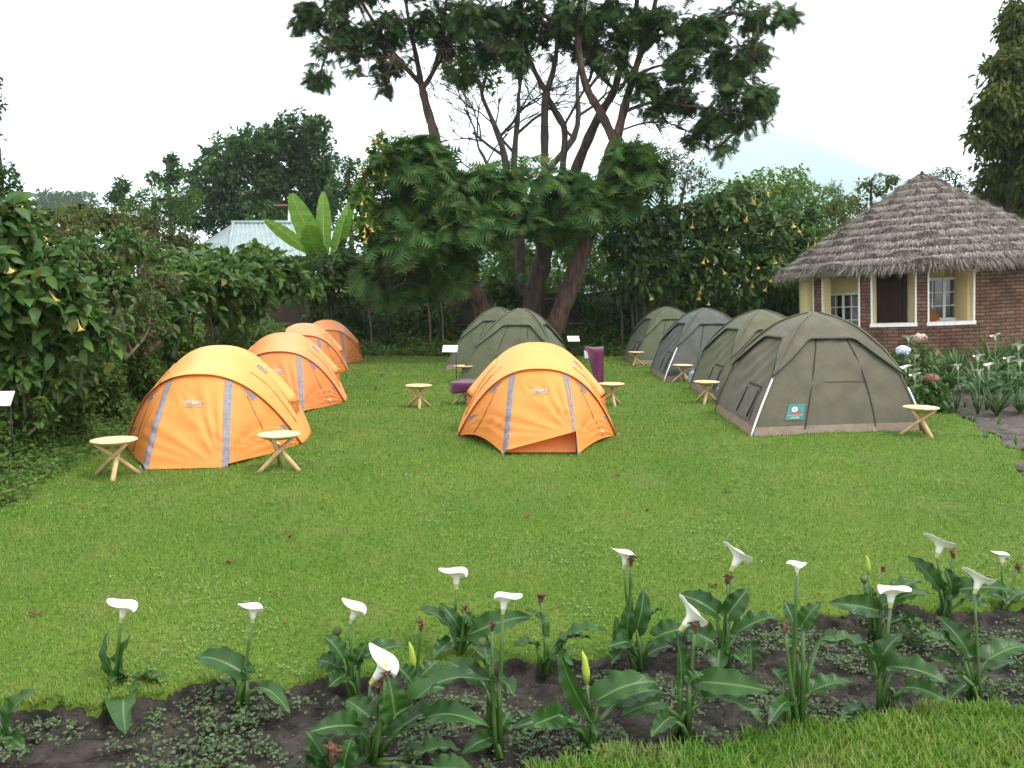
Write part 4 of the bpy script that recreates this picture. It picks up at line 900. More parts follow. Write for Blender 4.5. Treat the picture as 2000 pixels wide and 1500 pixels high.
# veranda: yellow back wall on a chord-like inner ring, side reveals, floor, ceiling
RI = 2.02
ai0, ai1 = E_[0] - .25, E_[7] + .35
arc_wall("plaster_wall", ai0, ai1, .1, ZF + .1, RI, .12, M['yellow'], n=24)
for a in (E_[0] + .01, E_[7] - .012):
    c = (RW - .22 + RI) / 2; MB().box((c * math.cos(a), c * math.sin(a), ZF / 2 + .1), (RW - .22 - RI, .06, ZF - .1), a).build("plaster_return", M['yellow'], house, False)
arc_wall("veranda_floor", E_[0] + .02, E_[7] - .02, 0, .35, RW - .23, RW - .24 - RI, M['mud'])
arc_wall("veranda_ceiling", E_[0] - .1, E_[7] + .1, ZF + .02, ZF + .06, RW - .23, RW - .24 - RI, M['fascia'])
def on_inner(u, z, name, w_, h_, d_, m, off, parent=house):
    a = ang_for_u(u, RI, z); r = RI + off; ob = MB().box((0, 0, 0), (d_, w_, h_)).build(name, m, parent, False); ob.location = (r * math.cos(a), r * math.sin(a), z); ob.rotation_euler = (0, 0, a)
    return ob, a
dr, a = on_inner(1748, 1.40, "door", .74, 2.05, .06, M['door'], .05)
for k in (-.28, 0, .28): MB().box((.035, k, 0), (.012, .02, 2.0)).build("door_groove", M['black'], dr, False)
def house_window(u, z, wd, hg, turn=0, out_=0):
    a = ang_for_u(u, RI + out_, z); ob = MB().box((0, 0, 0), (.05, wd, hg)).build("window", M['glass'], house, False); r = RI + .03 + out_; ob.location = (r * math.cos(a), r * math.sin(a), z); ob.rotation_euler = (0, 0, a + turn)
    if turn:
        pp = MB().box((-.07, .1, .2 - z + 1.1), (.06, wd + .7, 2.2)).build("plaster_panel", M['yellow'], house, False); pp.location = ob.location; pp.rotation_euler = ob.rotation_euler
    fr = MB()
    for y in (-wd / 2, 0, wd / 2): fr.box((.035, y, 0), (.05, .06, hg + .06))
    for zz in (-hg / 2, hg / 2): fr.box((.037, 0, zz), (.046, wd + .06, .06))
    fr.build("window_frame", M['white'], ob, False)
    gr = MB()
    for y in (-wd / 4, wd / 4): gr.box((.03, y, 0), (.02, .022, hg))
    for zz in (-hg / 6, hg / 6): gr.box((.032, 0, zz), (.018, wd, .022))
    gr.build("glazing_bars", M['white'], ob, False)
    cu = MB()
    for y in (-wd * .32, wd * .32): cu.grid(lambda s, t, y=y: (.0265 , y + (s - .5) * wd * .26, (t - .5) * hg * .9), 4, 4)
    cu.build("curtain", M['curtain'], ob, False)
    MB().box((.08, 0, -hg / 2 - .05), (.12, wd + .14, .05)).build("window_sill", M['white'], ob, False)
house_window(1850, 1.78, 1.0, .95); house_window(1657, 1.50, .80, 1.0, .62, .22)
# thatch: overlapping shaggy courses round the cone
def thatch():
    pr = MB(); n = 128; rings = 12
    def r_at(k): return RE * (1 - k / rings)
    prof = []
    for k in range(rings):
        r0 = RE * (1 - k / rings) + .03; r1 = RE * (1 - (k + 1) / rings); zz = lambda r: HE + (HPK - HE) * (1 - r / RE) ** .96
        prof += [(r0, zz(max(r0 - .03, 0)) - .02), (r0 - .02, zz(r0 - .03) + .12), (max(r1 + .03, .02), zz(r1) + .01)]
    prof = [(RE - .35, HE + .0)] + prof + [(.02, HPK + .05)]
    V = []; Fc = []
    for i, (r, z) in enumerate(prof):
        for k in range(n):
            a = 2 * math.pi * k / n; wv = .040 * math.sin(a * 9 + (i // 3) * 2.3) + .030 * math.sin(a * 21 + (i // 3) * 1.7) + .022 * rnd.uniform(-1, 1)
            V.append(((r + wv * .8) * math.cos(a), (r + wv * .8) * math.sin(a), z + wv))
    for i in range(len(prof) - 1):
        for k in range(n): Fc.append((i * n + k, i * n + (k + 1) % n, (i + 1) * n + (k + 1) % n, (i + 1) * n + k))
    pr.add(V, Fc); roof = pr.build("thatched_roof", M['thatch'], house, False)
    # loose straw lying down-slope, tips fraying at each course
    N = 30000; a = rng.uniform(math.pi * .85, math.pi * 2.15, N); kk = rng.integers(0, rings, N); fr = np.clip(rng.normal(.12, .22, N) + .16 * np.sin(a * 11 + kk * 2.1) + .10 * np.sin(a * 29 + kk), -.25, 1)
    r = RE * (1 - (kk + fr) / rings) + .03; r = np.clip(r, .05, RE + .06); z = HE + (HPK - HE) * (1 - np.minimum(r, RE) / RE) ** .96 + .12 * (1 - np.clip(fr, 0, 1)) + .01
    sl = math.atan2(HPK - HE, RE); rad = np.stack([np.cos(a), np.sin(a), 0 * a], 1); tan = np.stack([-np.sin(a), np.cos(a), 0 * a], 1); dn = rad * math.cos(sl) + np.array([0, 0, -math.sin(sl)])
    d = dn + tan * rng.normal(size=N)[:, None] * .34 + np.array([0, 0, 1.]) * rng.normal(.05, .20, N)[:, None]
    up = rad * math.sin(sl) + np.array([0, 0, math.cos(sl)]) + rng.normal(size=(N, 3)) * .3
    L = rng.uniform(.12, .34, N); tV = np.array([(-.03, 0, 0), (.03, 0, 0), (.0, 1, -.06)]); pos = np.stack([r * np.cos(a), r * np.sin(a), z], 1) - dn * (L * .6)[:, None]
    V2, F2 = scatter(tV, np.array([(0, 1, 2)]), pos, frames(d, up), L)
    st = np_obj("loose_straw", V2, F2, 3, M['straw'], roof)
    # fringe hanging at the eave
    N = 5000; a = rng.uniform(math.pi * .85, math.pi * 2.15, N); r = RE + rng.uniform(-.15, .06, N)
    pos = np.stack([r * np.cos(a), r * np.sin(a), HE + rng.uniform(-.02, .10, N) + .02 * np.sin(a * 9)], 1); d = np.stack([np.cos(a) * .6, np.sin(a) * .6, -rng.uniform(.3, 1, N)], 1) + rng.normal(size=(N, 3)) * .15
    V2, F2 = scatter(tV, np.array([(0, 1, 2)]), pos, frames(d, rng.normal(size=(N, 3))), rng.uniform(.08, .34, N)); np_obj("eave_fringe", V2, F2, 3, M['straw'], roof)
    MB().lathe([(.10, HPK - .06), (.12, HPK + .03), (.05, HPK + .07), (.04, HPK + .13), (.05, HPK + .15), (0, HPK + .18)], 10).build("roof_finial", M['bark2'], roof)
thatch()
house.rotation_euler = (0, R(-3.0), 0)       # the old house leans a little
# veranda chair
ch = thing("wooden_chair", "orange wooden chair on the veranda under the white window", "chair", HC + Vector((2.45 * math.cos(E_[6] + .14), 2.45 * math.sin(E_[6] + .14), .62)), R(20))
MB().box((0, 0, .42), (.44, .44, .04)).build("seat", M['chairwood'], ch, False)
bk = MB()
bk.add([(-.2, .2, .42), (.2, .2, .42), (.2, .44, 1.0), (-.2, .44, 1.0), (-.2, .23, .42), (.2, .23, .42), (.2, .47, 1.0), (-.2, .47, 1.0)], [(0, 1, 2, 3), (7, 6, 5, 4), (0, 4, 5, 1), (1, 5, 6, 2), (2, 6, 7, 3), (3, 7, 4, 0)])
bk.build("backrest", M['chairwood'], ch, False)
for x in (-.19, .19):
    for y in (-.19, .19): MB().box((x, y, .20), (.04, .04, .42)).build("leg", M['chairwood'], ch, False)

# ================================================================== RIGHT-HAND BORDER PLANTS
def strap_clump(label, loc, h, n, seed, mname='strap', group="strap-leaved clumps in the border by the house"):
    r2 = np.random.default_rng(seed); root = thing("border_plant", label, "plant", loc, 0, group); V = []; Fc = []
    for i in range(n):
        a = r2.uniform(0, 6.283); L = h * r2.uniform(.8, 1.35); out = r2.uniform(.25, .85) * L; wd = h * r2.uniform(.022, .05); b = len(V); wd *= .62
        for j in range(6):
            t = j / 5; x = out * t; z = L * (t * 1.15 - .62 * t * t * (out / L + .35)); w2 = wd * (1 - t ** 2.5) + .002
            c = np.array([math.cos(a) * x, math.sin(a) * x, z]); s = np.array([-math.sin(a), math.cos(a), 0]) * w2
            V += [c - s, c + s]
        for j in range(5): Fc += [(b + 2 * j, b + 2 * j + 1, b + 2 * j + 3), (b + 2 * j, b + 2 * j + 3, b + 2 * j + 2)]
    np_obj("leaves", V, Fc, 3, M[mname], root); return root
def border_z(x, y): return float(-.03 + np.clip(rbed_dist(np.array([x]), np.array([y])), 0, 1.2)[0] * .10)
sc_spots = []
for v, Y, us, h in ((760, 11.6, (1880, 1925, 1965, 2010), .48), (745, 13.2, (1810, 1850, 1895, 1935, 1980, 2030), .55), (735, 14.6, (1775, 1815, 1860, 1905, 1950, 1995, 2040), .66), (720, 16.2, (1745, 1790, 1835, 1880, 1925, 1970, 2015), .78), (710, 17.4, (1760, 1820, 1880, 1940, 2000), .86)):
    for u in us:
        p = P(u + rnd.uniform(-12, 12), 700, Y + rnd.uniform(-.4, .4)); sc_spots.append((p.x, p.y, h * rnd.uniform(.8, 1.2)))
for i, (x, y, h) in enumerate(sc_spots):
    if rbed_dist(np.array([x]), np.array([y]))[0] > .35:
        strap_clump("arching green strap-leaved clump in the border before the roundhouse", (x, y, border_z(x, y)), h * rnd.uniform(.75, 1.1), 84, 100 + i)
for i, (u, v) in enumerate(((1855, 800), (1885, 790), (1925, 845), (1950, 822), (1985, 860), (1990, 790), (1900, 815))):
    p = G(u, v, 0.05); strap_clump("small low seedling tuft on the bare border soil", (p.x, p.y, border_z(p.x, p.y)), .16, 14, 300 + i, group="seedling tufts on the bare border soil")
RLF = [(1910, 694, 13.0, "upper middle"), (1970, 698, 13.0, ""), (1993, 704, 12.6, ""), (1872, 712, 12.8, ""), (1932, 711, 12.4, ""), (1914, 722, 12.2, ""), (1787, 731, 12.4, ""), (1770, 716, 12.8, ""), (1785, 722, 13.2, ""), (1945, 654, 14.5, ""), (1990, 674, 13.6, ""), (1775, 657, 14.2, ""), (1787, 694, 13.4, "")]
RLN = ["white border lily in the middle of the flower group before the brick wall", "white border lily near the right picture edge, upper of two", "white border lily cut close to the right picture edge, lower of two", "white border lily leftmost of the group before the brick wall",
       "white border lily just right of the lowest of the group", "lowest white border lily of the group before the brick wall", "white border lily just left of the reddish hydrangea", "white border lily touching the badged tent's right slope",
       "white border lily between the badged tent and the reddish hydrangea", "highest white border lily, against the brick wall", "pale double white border lily against the bricks at far right", "white border lily left of the dusty pink hydrangea", "white border lily under the blue hydrangea"]
for i, ((u, v, Y, _), lb) in enumerate(zip(RLF, RLN)):
    t = P(u, v, Y); z0 = border_z(t.x, t.y); root = thing("lily_plant", lb, "lily", (t.x, t.y, z0), 0, "white lilies in the border by the house")
    fs = MB().tube([(0, 0, 0), (.01, 0, (t.z - z0) * .5), (0, 0, t.z - z0 - .10)], .009, 6).build("flower_stalk", M['stalk'], root)
    spathe(fs, Vector((0, 0, t.z - z0 - .10)), R(rnd.choice((0, 180, 150, 30))), R(rnd.uniform(-12, 12)), .125)
    for k in range(5):
        a = rnd.uniform(0, 6.28); r0 = Vector((math.cos(a), math.sin(a), 0)) * .10; h = (t.z - z0) * rnd.uniform(.35, .6)
        lo = leaf_blade(r0 + Vector((0, 0, h)), r0 * 3.4 + Vector((0, 0, h + .10)), .11, root, 0, .25, 900 + i * 7 + k); MB().tube([(0, 0, 0), r0 * .6 + Vector((0, 0, h * .6)), r0 + Vector((0, 0, h))], [.012, .009, .006], 6).build("petiole", M['stalk'], lo)
def hydrangea(label, u, v, Y, rad, pm):
    t = P(u, v, Y); z0 = border_z(t.x, t.y); root = thing("hydrangea_bush", label, "hydrangea", (t.x, t.y, z0), 0, "hydrangeas in the border"); h = t.z - z0
    bl = [(np.array((0, .1, h * .52)), np.array((.38, .34, h * .46)))]
    foliage("foliage", bl, 110, 4, .14, T_BROAD, M['broad'], root, droop=.2)
    n = 420; d = rng.normal(size=(n, 3)); d /= np.linalg.norm(d, axis=1, keepdims=True); pos = np.array((0, -.05, h)) + d * (rad * rng.uniform(.72, 1.08, n))[:, None] * np.array((1, 1, .66)); tv = np.array([(-.5, -.5, 0), (.5, -.5, 0), (.5, .5, 0), (-.5, .5, 0)])
    q = rng.normal(size=(n, 3)); V, Fc = scatter(tv, np.array([(0, 1, 2), (0, 2, 3)]), pos, frames(np.cross(d, q), d + rng.normal(size=(n, 3)) * .45), rad * rng.uniform(.2, .36, n)); np_obj("flower_head", V, Fc, 3, pm, root)
    MB().tube([(0, 0, 0), (0, -.02, h * .5), (0, -.05, h)], .014, 6).build("stem", M['stem'], root)
hydrangea("hydrangea bush with one pale blue flower head by the badged tent's right shoulder", 1761, 684, 13.2, .105, M['petal'])
hydrangea("hydrangea bush with a dusty pink dried flower head before the brick wall", 1794, 660, 14.0, .115, M['petal2'])
hydrangea("hydrangea bush with a faded red flower head low beside the badged tent", 1816, 738, 12.6, .10, M['petal3'])

# ================================================================== HEDGES AND SHRUBS
def flowers_on(root, blobs, n, size, face=None):
    """hanging trumpet flowers, each its own part; shared mesh"""
    me = None
    for k in range(n):
        c, ra = blobs[rnd.randrange(len(blobs))]; d = Vector((rnd.gauss(0, 1), -abs(rnd.gauss(0, 1)) - .4, rnd.gauss(0, .7))).normalized()
        p = Vector(c) + Vector((d.x * ra[0], d.y * ra[1], d.z * ra[2])) * 1.04
        if me is None:
            ob = MB().lathe([(.02, 0), (.035, -.25), (.06, -.5), (.12, -.75), (.24, -.93), (.36, -1.0)], 10).build("flower", M['trumpet'], root); me = ob.data
        else: ob = link(bpy.data.objects.new("flower", me), root)
        ob.location = p; s = size * rnd.uniform(.8, 1.2); ob.scale = (s, s, s); ob.rotation_euler = (rnd.uniform(-.6, .6), rnd.uniform(-.6, .6), rnd.uniform(0, 6))
def bush(name, label, cat, blobs, n, per, size, tmpl, m, group=None, nf=0, fs=.2, stems=5, droop=.45, base=None, tm='stem', tw=2, r=.02, shell=.5, zb=0):
    c = np.mean([b[0] for b in blobs], axis=0); loc = Vector(base) if base else Vector((c[0], c[1], zb))
    root = thing(name, label, cat, loc, 0, group); bl = [(b[0] - np.array(loc), b[1]) for b in blobs]
    foliage("foliage", bl, n, per, size, tmpl, M[m], root, droop=droop, shell=shell)
    mb = MB(); nodes = []
    for k in range(stems):
        b = bl[k % len(bl)]; x = rnd.uniform(-.3, .3); nodes += limb(mb, [(x, rnd.uniform(-.3, .3), 0), (b[0][0] * .4 + x, b[0][1] * .4, b[0][2] * .5), tuple(b[0])], r * 1.6, r, 5)
    twigs(mb, nodes, bl, tw, r * .6, 3); mb.build("stems", M[tm], root)
    if nf: flowers_on(root, bl, nf, fs)
    return root
gT = "angel's trumpet bushes with yellow flowers"
# left foreground bush
bush("trumpet_bush", "leafy bush with large leaves and yellow trumpet flowers cut by the left edge", "bush", [B(10, 455, 8.4, 60, 60), B(-60, 560, 8.2, 120, 110), B(60, 540, 8.6, 80, 60), B(120, 600, 8.8, 65, 50), B(170, 650, 9.0, 48, 42), B(50, 650, 8.7, 80, 60), B(-30, 700, 8.5, 60, 60)], 560, 6, .19, T_BROAD, 'broad', gT, 12, .125, zb=.5, r=.011)
bush("leafy_shrub", "low dark shrub under the trumpet bush at the left edge", "shrub", [B(20, 730, 8.4, 60, 40), B(90, 740, 8.9, 60, 35), B(150, 710, 9.6, 50, 35)], 170, 6, .13, T_BROAD, 'broad', None, 0, zb=.6)
# small shrubs spilling down the bank to the lawn
for i, (bl_, lb) in enumerate([([(40, 800, 8.6, 60, 40), (-20, 860, 8.3, 60, 50), (60, 860, 8.9, 50, 35)], "green creeping shrub below the white sign at the left edge"),
      ([(120, 790, 9.6, 60, 40), (130, 840, 9.8, 50, 30)], "low leafy shrub on the bank left of the nearest orange tent"),
      ([(180, 740, 10.8, 60, 40), (210, 790, 11.0, 45, 28)], "rounded low shrub behind the nearest orange tent's left flank"),
      ([(250, 700, 12.4, 55, 38), (290, 740, 12.6, 40, 25)], "weedy green shrub on the bank above the nearest orange tent"),
      ([(340, 680, 14.2, 55, 32), (400, 690, 15.5, 45, 25)], "low green shrub between the bank and the second orange tent"),
      ([(440, 660, 17, 50, 28), (500, 665, 18.5, 45, 24), (540, 660, 20, 40, 22)], "dark green undergrowth shrub behind the third orange tent")]):
    bush("bank_shrub", lb, "shrub", [B(*b) for b in bl_], 420, 7, .075 + .006 * i, T_SMALL, 'cover', "small shrubs spilling down the left bank", 0, stems=5, tw=6, r=.012, zb=.3, droop=.3)
bush("bank_shrub", "broad shrub of mixed green leaves over the brown thicket", "shrub", [B(150, 500, 11.2, 55, 45), B(220, 560, 11.4, 60, 45), B(210, 640, 11.0, 60, 45), B(290, 600, 12.4, 45, 45), B(250, 480, 12, 50, 35), B(140, 580, 10.6, 50, 50)], 330, 6, .12, T_BROAD, 'broad', None, 0, stems=8, tm='drytwig', tw=8, r=.015, zb=.9, droop=.4)
# brown tangle on the bank
bush("dry_thicket", "brown tangle of dry twigs and small leaves on the left bank", "thicket", [B(150, 460, 12.0, 70, 50), B(230, 500, 12.5, 70, 55), B(240, 580, 11.8, 80, 60), B(190, 540, 11.5, 70, 60), B(300, 560, 13, 60, 60), B(270, 650, 12, 70, 45), B(340, 620, 14, 55, 55)], 1700, 6, .06, T_SMALL, 'dryleaf', "dry thickets on the left bank", 0, stems=26, tm='drytwig', tw=26, r=.02, zb=.9, shell=.2)
bush("dry_thicket", "reddish brown thicket below the metal roof", "thicket", [B(270, 450, 17, 55, 40), B(350, 470, 18, 50, 30), B(200, 430, 16, 60, 35)], 1100, 6, .075, T_SMALL, 'dryleaf', "dry thickets on the left bank", 0, stems=14, tm='drytwig', tw=14, r=.02, zb=1.0, shell=.2)
bush("trumpet_bush", "trumpet bush with orange flowers on top of the left bank", "bush", [B(105, 440, 13, 50, 35), B(160, 430, 14, 45, 30), B(60, 430, 13, 40, 35)], 150, 5, .15, T_BROAD, 'cascade', gT, 5, .16, zb=1.0)
# glossy hedge in front of the metal roof
bush("glossy_shrub", "glossy broad-leaved shrub in front of the metal roof", "shrub", [B(330, 520, 14.5, 60, 32), B(400, 522, 15.5, 65, 34), B(420, 560, 14.8, 70, 50), B(480, 540, 16, 70, 45), B(350, 560, 14, 50, 45)], 460, 6, .22, T_BROAD, 'broad', "glossy shrubs along the left hedge", 1, .2, zb=1.0)
bush("glossy_shrub", "glossy shrub hanging over the left wall above the orange row", "shrub", [B(470, 590, 16.5, 60, 35), B(520, 525, 18, 60, 32), B(560, 550, 18.5, 60, 36), B(440, 610, 15.5, 40, 25), B(500, 500, 18.5, 36, 20)], 420, 6, .22, T_BROAD, 'broad', "glossy shrubs along the left hedge", 0, zb=.9)
bush("leafy_shrub", "small dark shrub halfway up the bank behind the nearest orange tent", "shrub", [B(320, 630, 13, 28, 28), B(330, 600, 13.2, 20, 25)], 50, 6, .20, T_BROAD, 'dark', None, 0, zb=.8)
bush("leafy_shrub", "dark leafy shrub below the banana plant at the wall top", "shrub", [B(620, 530, 25.5, 70, 35), B(680, 520, 26, 55, 40), B(600, 570, 25, 60, 25), B(650, 570, 25.5, 50, 22)], 420, 6, .24, T_BROAD, 'dark', None, 0, zb=.8)
# bushes along the far edge
bush("trumpet_bush", "trumpet bush with yellow flowers left of the feathery tree", "bush", [B(712, 385, 21.9, 28, 36), B(718, 440, 21.8, 30, 36), B(742, 335, 22, 34, 28), B(745, 290, 22.3, 24, 28), B(800, 290, 22.3, 24, 20)], 330, 5, .18, T_BROAD, 'bright', gT, 22, .17, base=(-4.2, 26.6, 0), r=.012)
bush("trumpet_bush", "dark tall trumpet bush right of the leaning trunk", "bush", [B(1230, 470, 25.5, 55, 60), B(1290, 440, 26, 60, 55), B(1250, 540, 25.5, 60, 50), B(1320, 510, 26, 60, 55), B(1210, 400, 26.5, 50, 40)], 620, 6, .27, T_BROAD, 'dark', gT, 5, .2, stems=9, r=.035, zb=0)
bush("trumpet_bush", "trumpet bush with many yellow flowers in the middle of the far right hedge", "bush", [B(1390, 430, 26.5, 65, 55), B(1450, 400, 27, 60, 45), B(1400, 510, 26, 65, 50), B(1360, 560, 26, 55, 40)], 620, 6, .25, T_BROAD, 'broad', gT, 22, .2, stems=9, r=.035, zb=0)
bush("trumpet_bush", "trumpet bush with yellow flowers nearest the roundhouse", "bush", [B(1490, 450, 26, 65, 60), B(1550, 430, 27, 60, 50), B(1500, 530, 25.5, 60, 50), B(1570, 500, 26.5, 55, 45), B(1450, 570, 25.5, 50, 35), B(1560, 560, 26, 45, 45)], 700, 6, .25, T_BROAD, 'broad', gT, 22, .2, stems=10, r=.035, zb=0)
bush("round_bush_tree", "bright green rounded bush rising behind the far right hedge", "bush", [B(1480, 380, 31, 70, 48), B(1560, 400, 32, 70, 55), B(1610, 440, 32, 50, 50), B(1410, 400, 31, 60, 45), B(1530, 360, 33, 55, 32)], 1150, 5, .17, T_BROAD, 'bright', None, 0, zb=0, r=.04, shell=.75)
bush("leafy_shrub", "yellowish shrub between the round bush and the thatched roof", "shrub", [B(1650, 410, 30, 40, 35), B(1640, 460, 29, 40, 40), B(1590, 530, 27.5, 35, 50), B(1680, 400, 31, 30, 20)], 420, 5, .13, T_BROAD, 'cascade', None, 0, zb=0)
bush("leafy_shrub", "bare twiggy shrub with tan seed clusters right of the leaning trunk top", "shrub", [B(1300, 320, 29, 80, 40), B(1340, 350, 29, 70, 35), B(1240, 340, 29, 40, 30)], 560, 4, .11, T_SMALL, 'dryleaf', None, 0, tm='drytwig', stems=12, tw=24, r=.03, zb=0)
bush("leafy_shrub", "light green shrubbery glowing between the tree trunks", "shrub", [B(1000, 480, 29, 60, 60), B(1110, 470, 29.5, 50, 60), B(960, 560, 28.5, 50, 45), B(1170, 520, 29, 50, 60), B(1060, 560, 29, 60, 40)], 700, 5, .2, T_BROAD, 'bright', None, 0, zb=0)
bush("leafy_shrub", "big-leaved plant at the foot of the trunks behind the green tents", "shrub", [B(985, 560, 26.5, 35, 30), B(1000, 590, 26.3, 35, 22), B(1130, 570, 26.5, 25, 30)], 80, 5, .4, T_BROAD, 'dark', None, 0, zb=0)
for i, (u, v, Y, ru, rv, lb) in enumerate([(650, 610, 27.4, 70, 50, "dark shrub against the mud wall behind the orange row"), (760, 620, 27.2, 60, 55, "dark hanging shrub behind the white sign"), (840, 610, 27.4, 55, 55, "dark shrub left of the feathery tree's trunk"),
      (1180, 620, 27.2, 50, 50, "dark shrub right of the leaning trunk foot"), (1290, 610, 27.3, 60, 45, "brownish shrub behind the farthest right canvas tent"), (1400, 600, 27.2, 60, 40, "dark shrub behind the right row's middle tents"), (1500, 600, 27.0, 50, 40, "dark shrub beside the roundhouse corner")]):
    bush("hedge_shrub", lb, "shrub", [B(u, v, Y, ru, rv), B(u + 20, v + 30, Y - .3, ru * .8, rv * .6)], 260, 5, .19, T_BROAD, 'dark' if i != 4 else 'dryleaf', "dark shrubs along the far wall", 0, stems=8, tw=8, r=.025, zb=0)
# thin bare canes standing in front of the far wall
cn = 0
for u, v0, v1, lb in ((1215, 560, 690, "pale bare cane left of the farthest right canvas tent"), (840, 570, 690, "bare grey cane right of the white sign"), (865, 575, 690, "thin bare cane beside the left trunk"), (725, 600, 690, "thin post at the end of the mud wall"), (1270, 540, 660, "slim bare stem behind the farthest right tents"), (1370, 540, 650, "slim dark stem in the far right hedge")):
    p = P(u, 690, 26.2); t = P(u - 6, v0, 26.2); mb = MB(); pts = [Vector((0, 0, -.1)), (Vector((0, 0, 0)) + (t - Vector((p.x, p.y, 0)))) * .5 + Vector((.05, 0, 0)), t - Vector((p.x, p.y, 0))]; limb(mb, pts, .035, .022, 6); ob = mb.build("bare_cane", M['pole']); ob.location = (p.x, p.y, 0)
    tag(ob, lb, "cane", "bare canes along the far wall")
# mud wall and stick fence along the far edge
mw = thing("mud_wall", "low dark mud and stick wall along the far edge of the lawn", "wall", (0, 28.2, 0))
MB().grid(lambda a, b: (-9.5 + 22 * a, .05 * math.sin(a * 40) * 1.0 + .04 * math.sin(b * 9 + a * 90), -.05 + (2.0 + .12 * math.sin(a * 23)) * b), 120, 8).build("wall_face", M['mud'], mw)
mwb = MB().box((1.5, .55, 1.0), (22, .9, 1.9)); mwb.build("wall_core", M['mud'], mw, False)
for z in (.9, 1.75): MB().tube([(-9.5 + 1.4 * k, -.12 + .02 * math.sin(k * 2), z + .05 * math.sin(k * 1.7)) for k in range(16)], .025, 5).build("rail", M['drytwig'], mw)

# ================================================================== BANANA, METAL-ROOFED HOUSE
def banana():
    Y = 26.8; base = P(640, 560, Y); root = thing("banana_plant", "banana plant with big upright yellow-green leaves beside the metal roof", "banana plant", (base.x, base.y, .6))
    L = lambda p: p - Vector((base.x, base.y, .6))
    MB().tube([(0, 0, -.6), (0, 0, .7), L(P(640, 510, Y))], [.16, .14, .10], 10).build("trunk", M['stem'], root)
    def leaf(u0, v0, u1, v1, wpx, dy, bend, tear=0):
        a = L(P(u0, v0, Y)); b = L(P(u1, v1, Y + dy)); d = b - a; n = Vector((.15, -1, .15)); n = (n - d.normalized() * n.dot(d.normalized())).normalized(); x = d.normalized().cross(n); wd = wpx * Y / F
        def f(s, t):
            s2 = s * 2 - 1; w2 = wd * .5 * (math.sin(math.pi * min(1, max(t, 0) * .92 + .06)) ** .55); fold = abs(s2) * w2 * .35
            return a + d * t + x * (s2 * w2 + bend * t * t) + n * (-fold + .03 * math.sin(t * 40 + s2 * 2) * abs(s2)) 
        lo = MB().grid(f, 8, 26).build("leaf", M['banana'], root); MB().tube([f(.5, t) + n * .012 for t in np.linspace(-.1, .97, 8)], [.035, .032, .028, .024, .02, .016, .012, .008], 6).build("midrib", M['budc'], lo)
    leaf(628, 510, 568, 378, 44, -.3, .0); leaf(634, 500, 628, 374, 30, .4, .05); leaf(650, 505, 684, 385, 28, .2, .1); leaf(615, 498, 604, 440, 42, -.8, .0); leaf(655, 500, 672, 420, 30, -.2, .05); leaf(600, 490, 522, 425, 26, -.5, -.1); leaf(632, 520, 606, 470, 40, -.9, 0)
banana()
def metal_house():
    Y = 40.0; root = thing("metal_roofed_house", "house behind the hedge with a pale green ribbed metal roof", "house", P(510, 588, Y) * 1)
    root.location.z = 0; o0 = root.location.copy(); L = lambda p: p - o0
    def V3(u, v, yy): return L(P(u, v, yy))
    a, b, c, d = V3(456, 437, 40), V3(600, 437, 40), V3(650, 500, 37), V3(385, 478, 37.2)
    e = V3(445, 500, 37)
    def slope(p0, p1, p2, p3, n, nm):
        mb = MB(); 
        def f(s, t):
            p = p0.lerp(p1, s).lerp(p3.lerp(p2, s), t); return p + Vector((0, -.02, .035)) * (1 if int(s * n) % 2 == 0 else 0)
        mb.grid(f, n * 3, 4); mb.build(nm, M['roofmetal'], root, False)
    slope(a, b, c, e, 34, "roof")
    lf = V3(330, 520, 41); slope(V3(456, 437, 40.0), a + Vector((.01, 0, 0)), e, lf, 20, "roof")
    MB().tube([a + Vector((-.1, 0, .06)), b + Vector((.1, 0, .06))], .09, 8).build("ridge_cap", M['roofmetal'], root)
    MB().tube([a + Vector((0, 0, .05)), e + Vector((0, 0, .05))], .07, 8).build("hip_cap", M['roofmetal'], root)
    w_ = MB(); w_.box(((e.x + c.x) / 2, 0.6 - 2, 1.5), (c.x - e.x + .6, 3.4, 3.0)); w_.build("wall", M['yellow'], root, False)
    bt = MB(); bt.add([e + Vector((0, -.05, -.02)), c + Vector((0, -.05, -.02)), c + Vector((0, -.05, -.24)), e + Vector((0, -.05, -.24))], [(0, 1, 2, 3)]); bt.build("eave_board", M['seam'], root, False)
    p = V3(563, 437, 41); f = MB(); f.tube([p + Vector((0, 0, -1)), V3(565, 400, 41)], .06, 6); f.build("roof_pipe", M['white'], root)
    MB().box(tuple(V3(556, 402, 41)), (.9, .6, .08)).build("pipe_cowl", M['rust'], root, False)
metal_house()

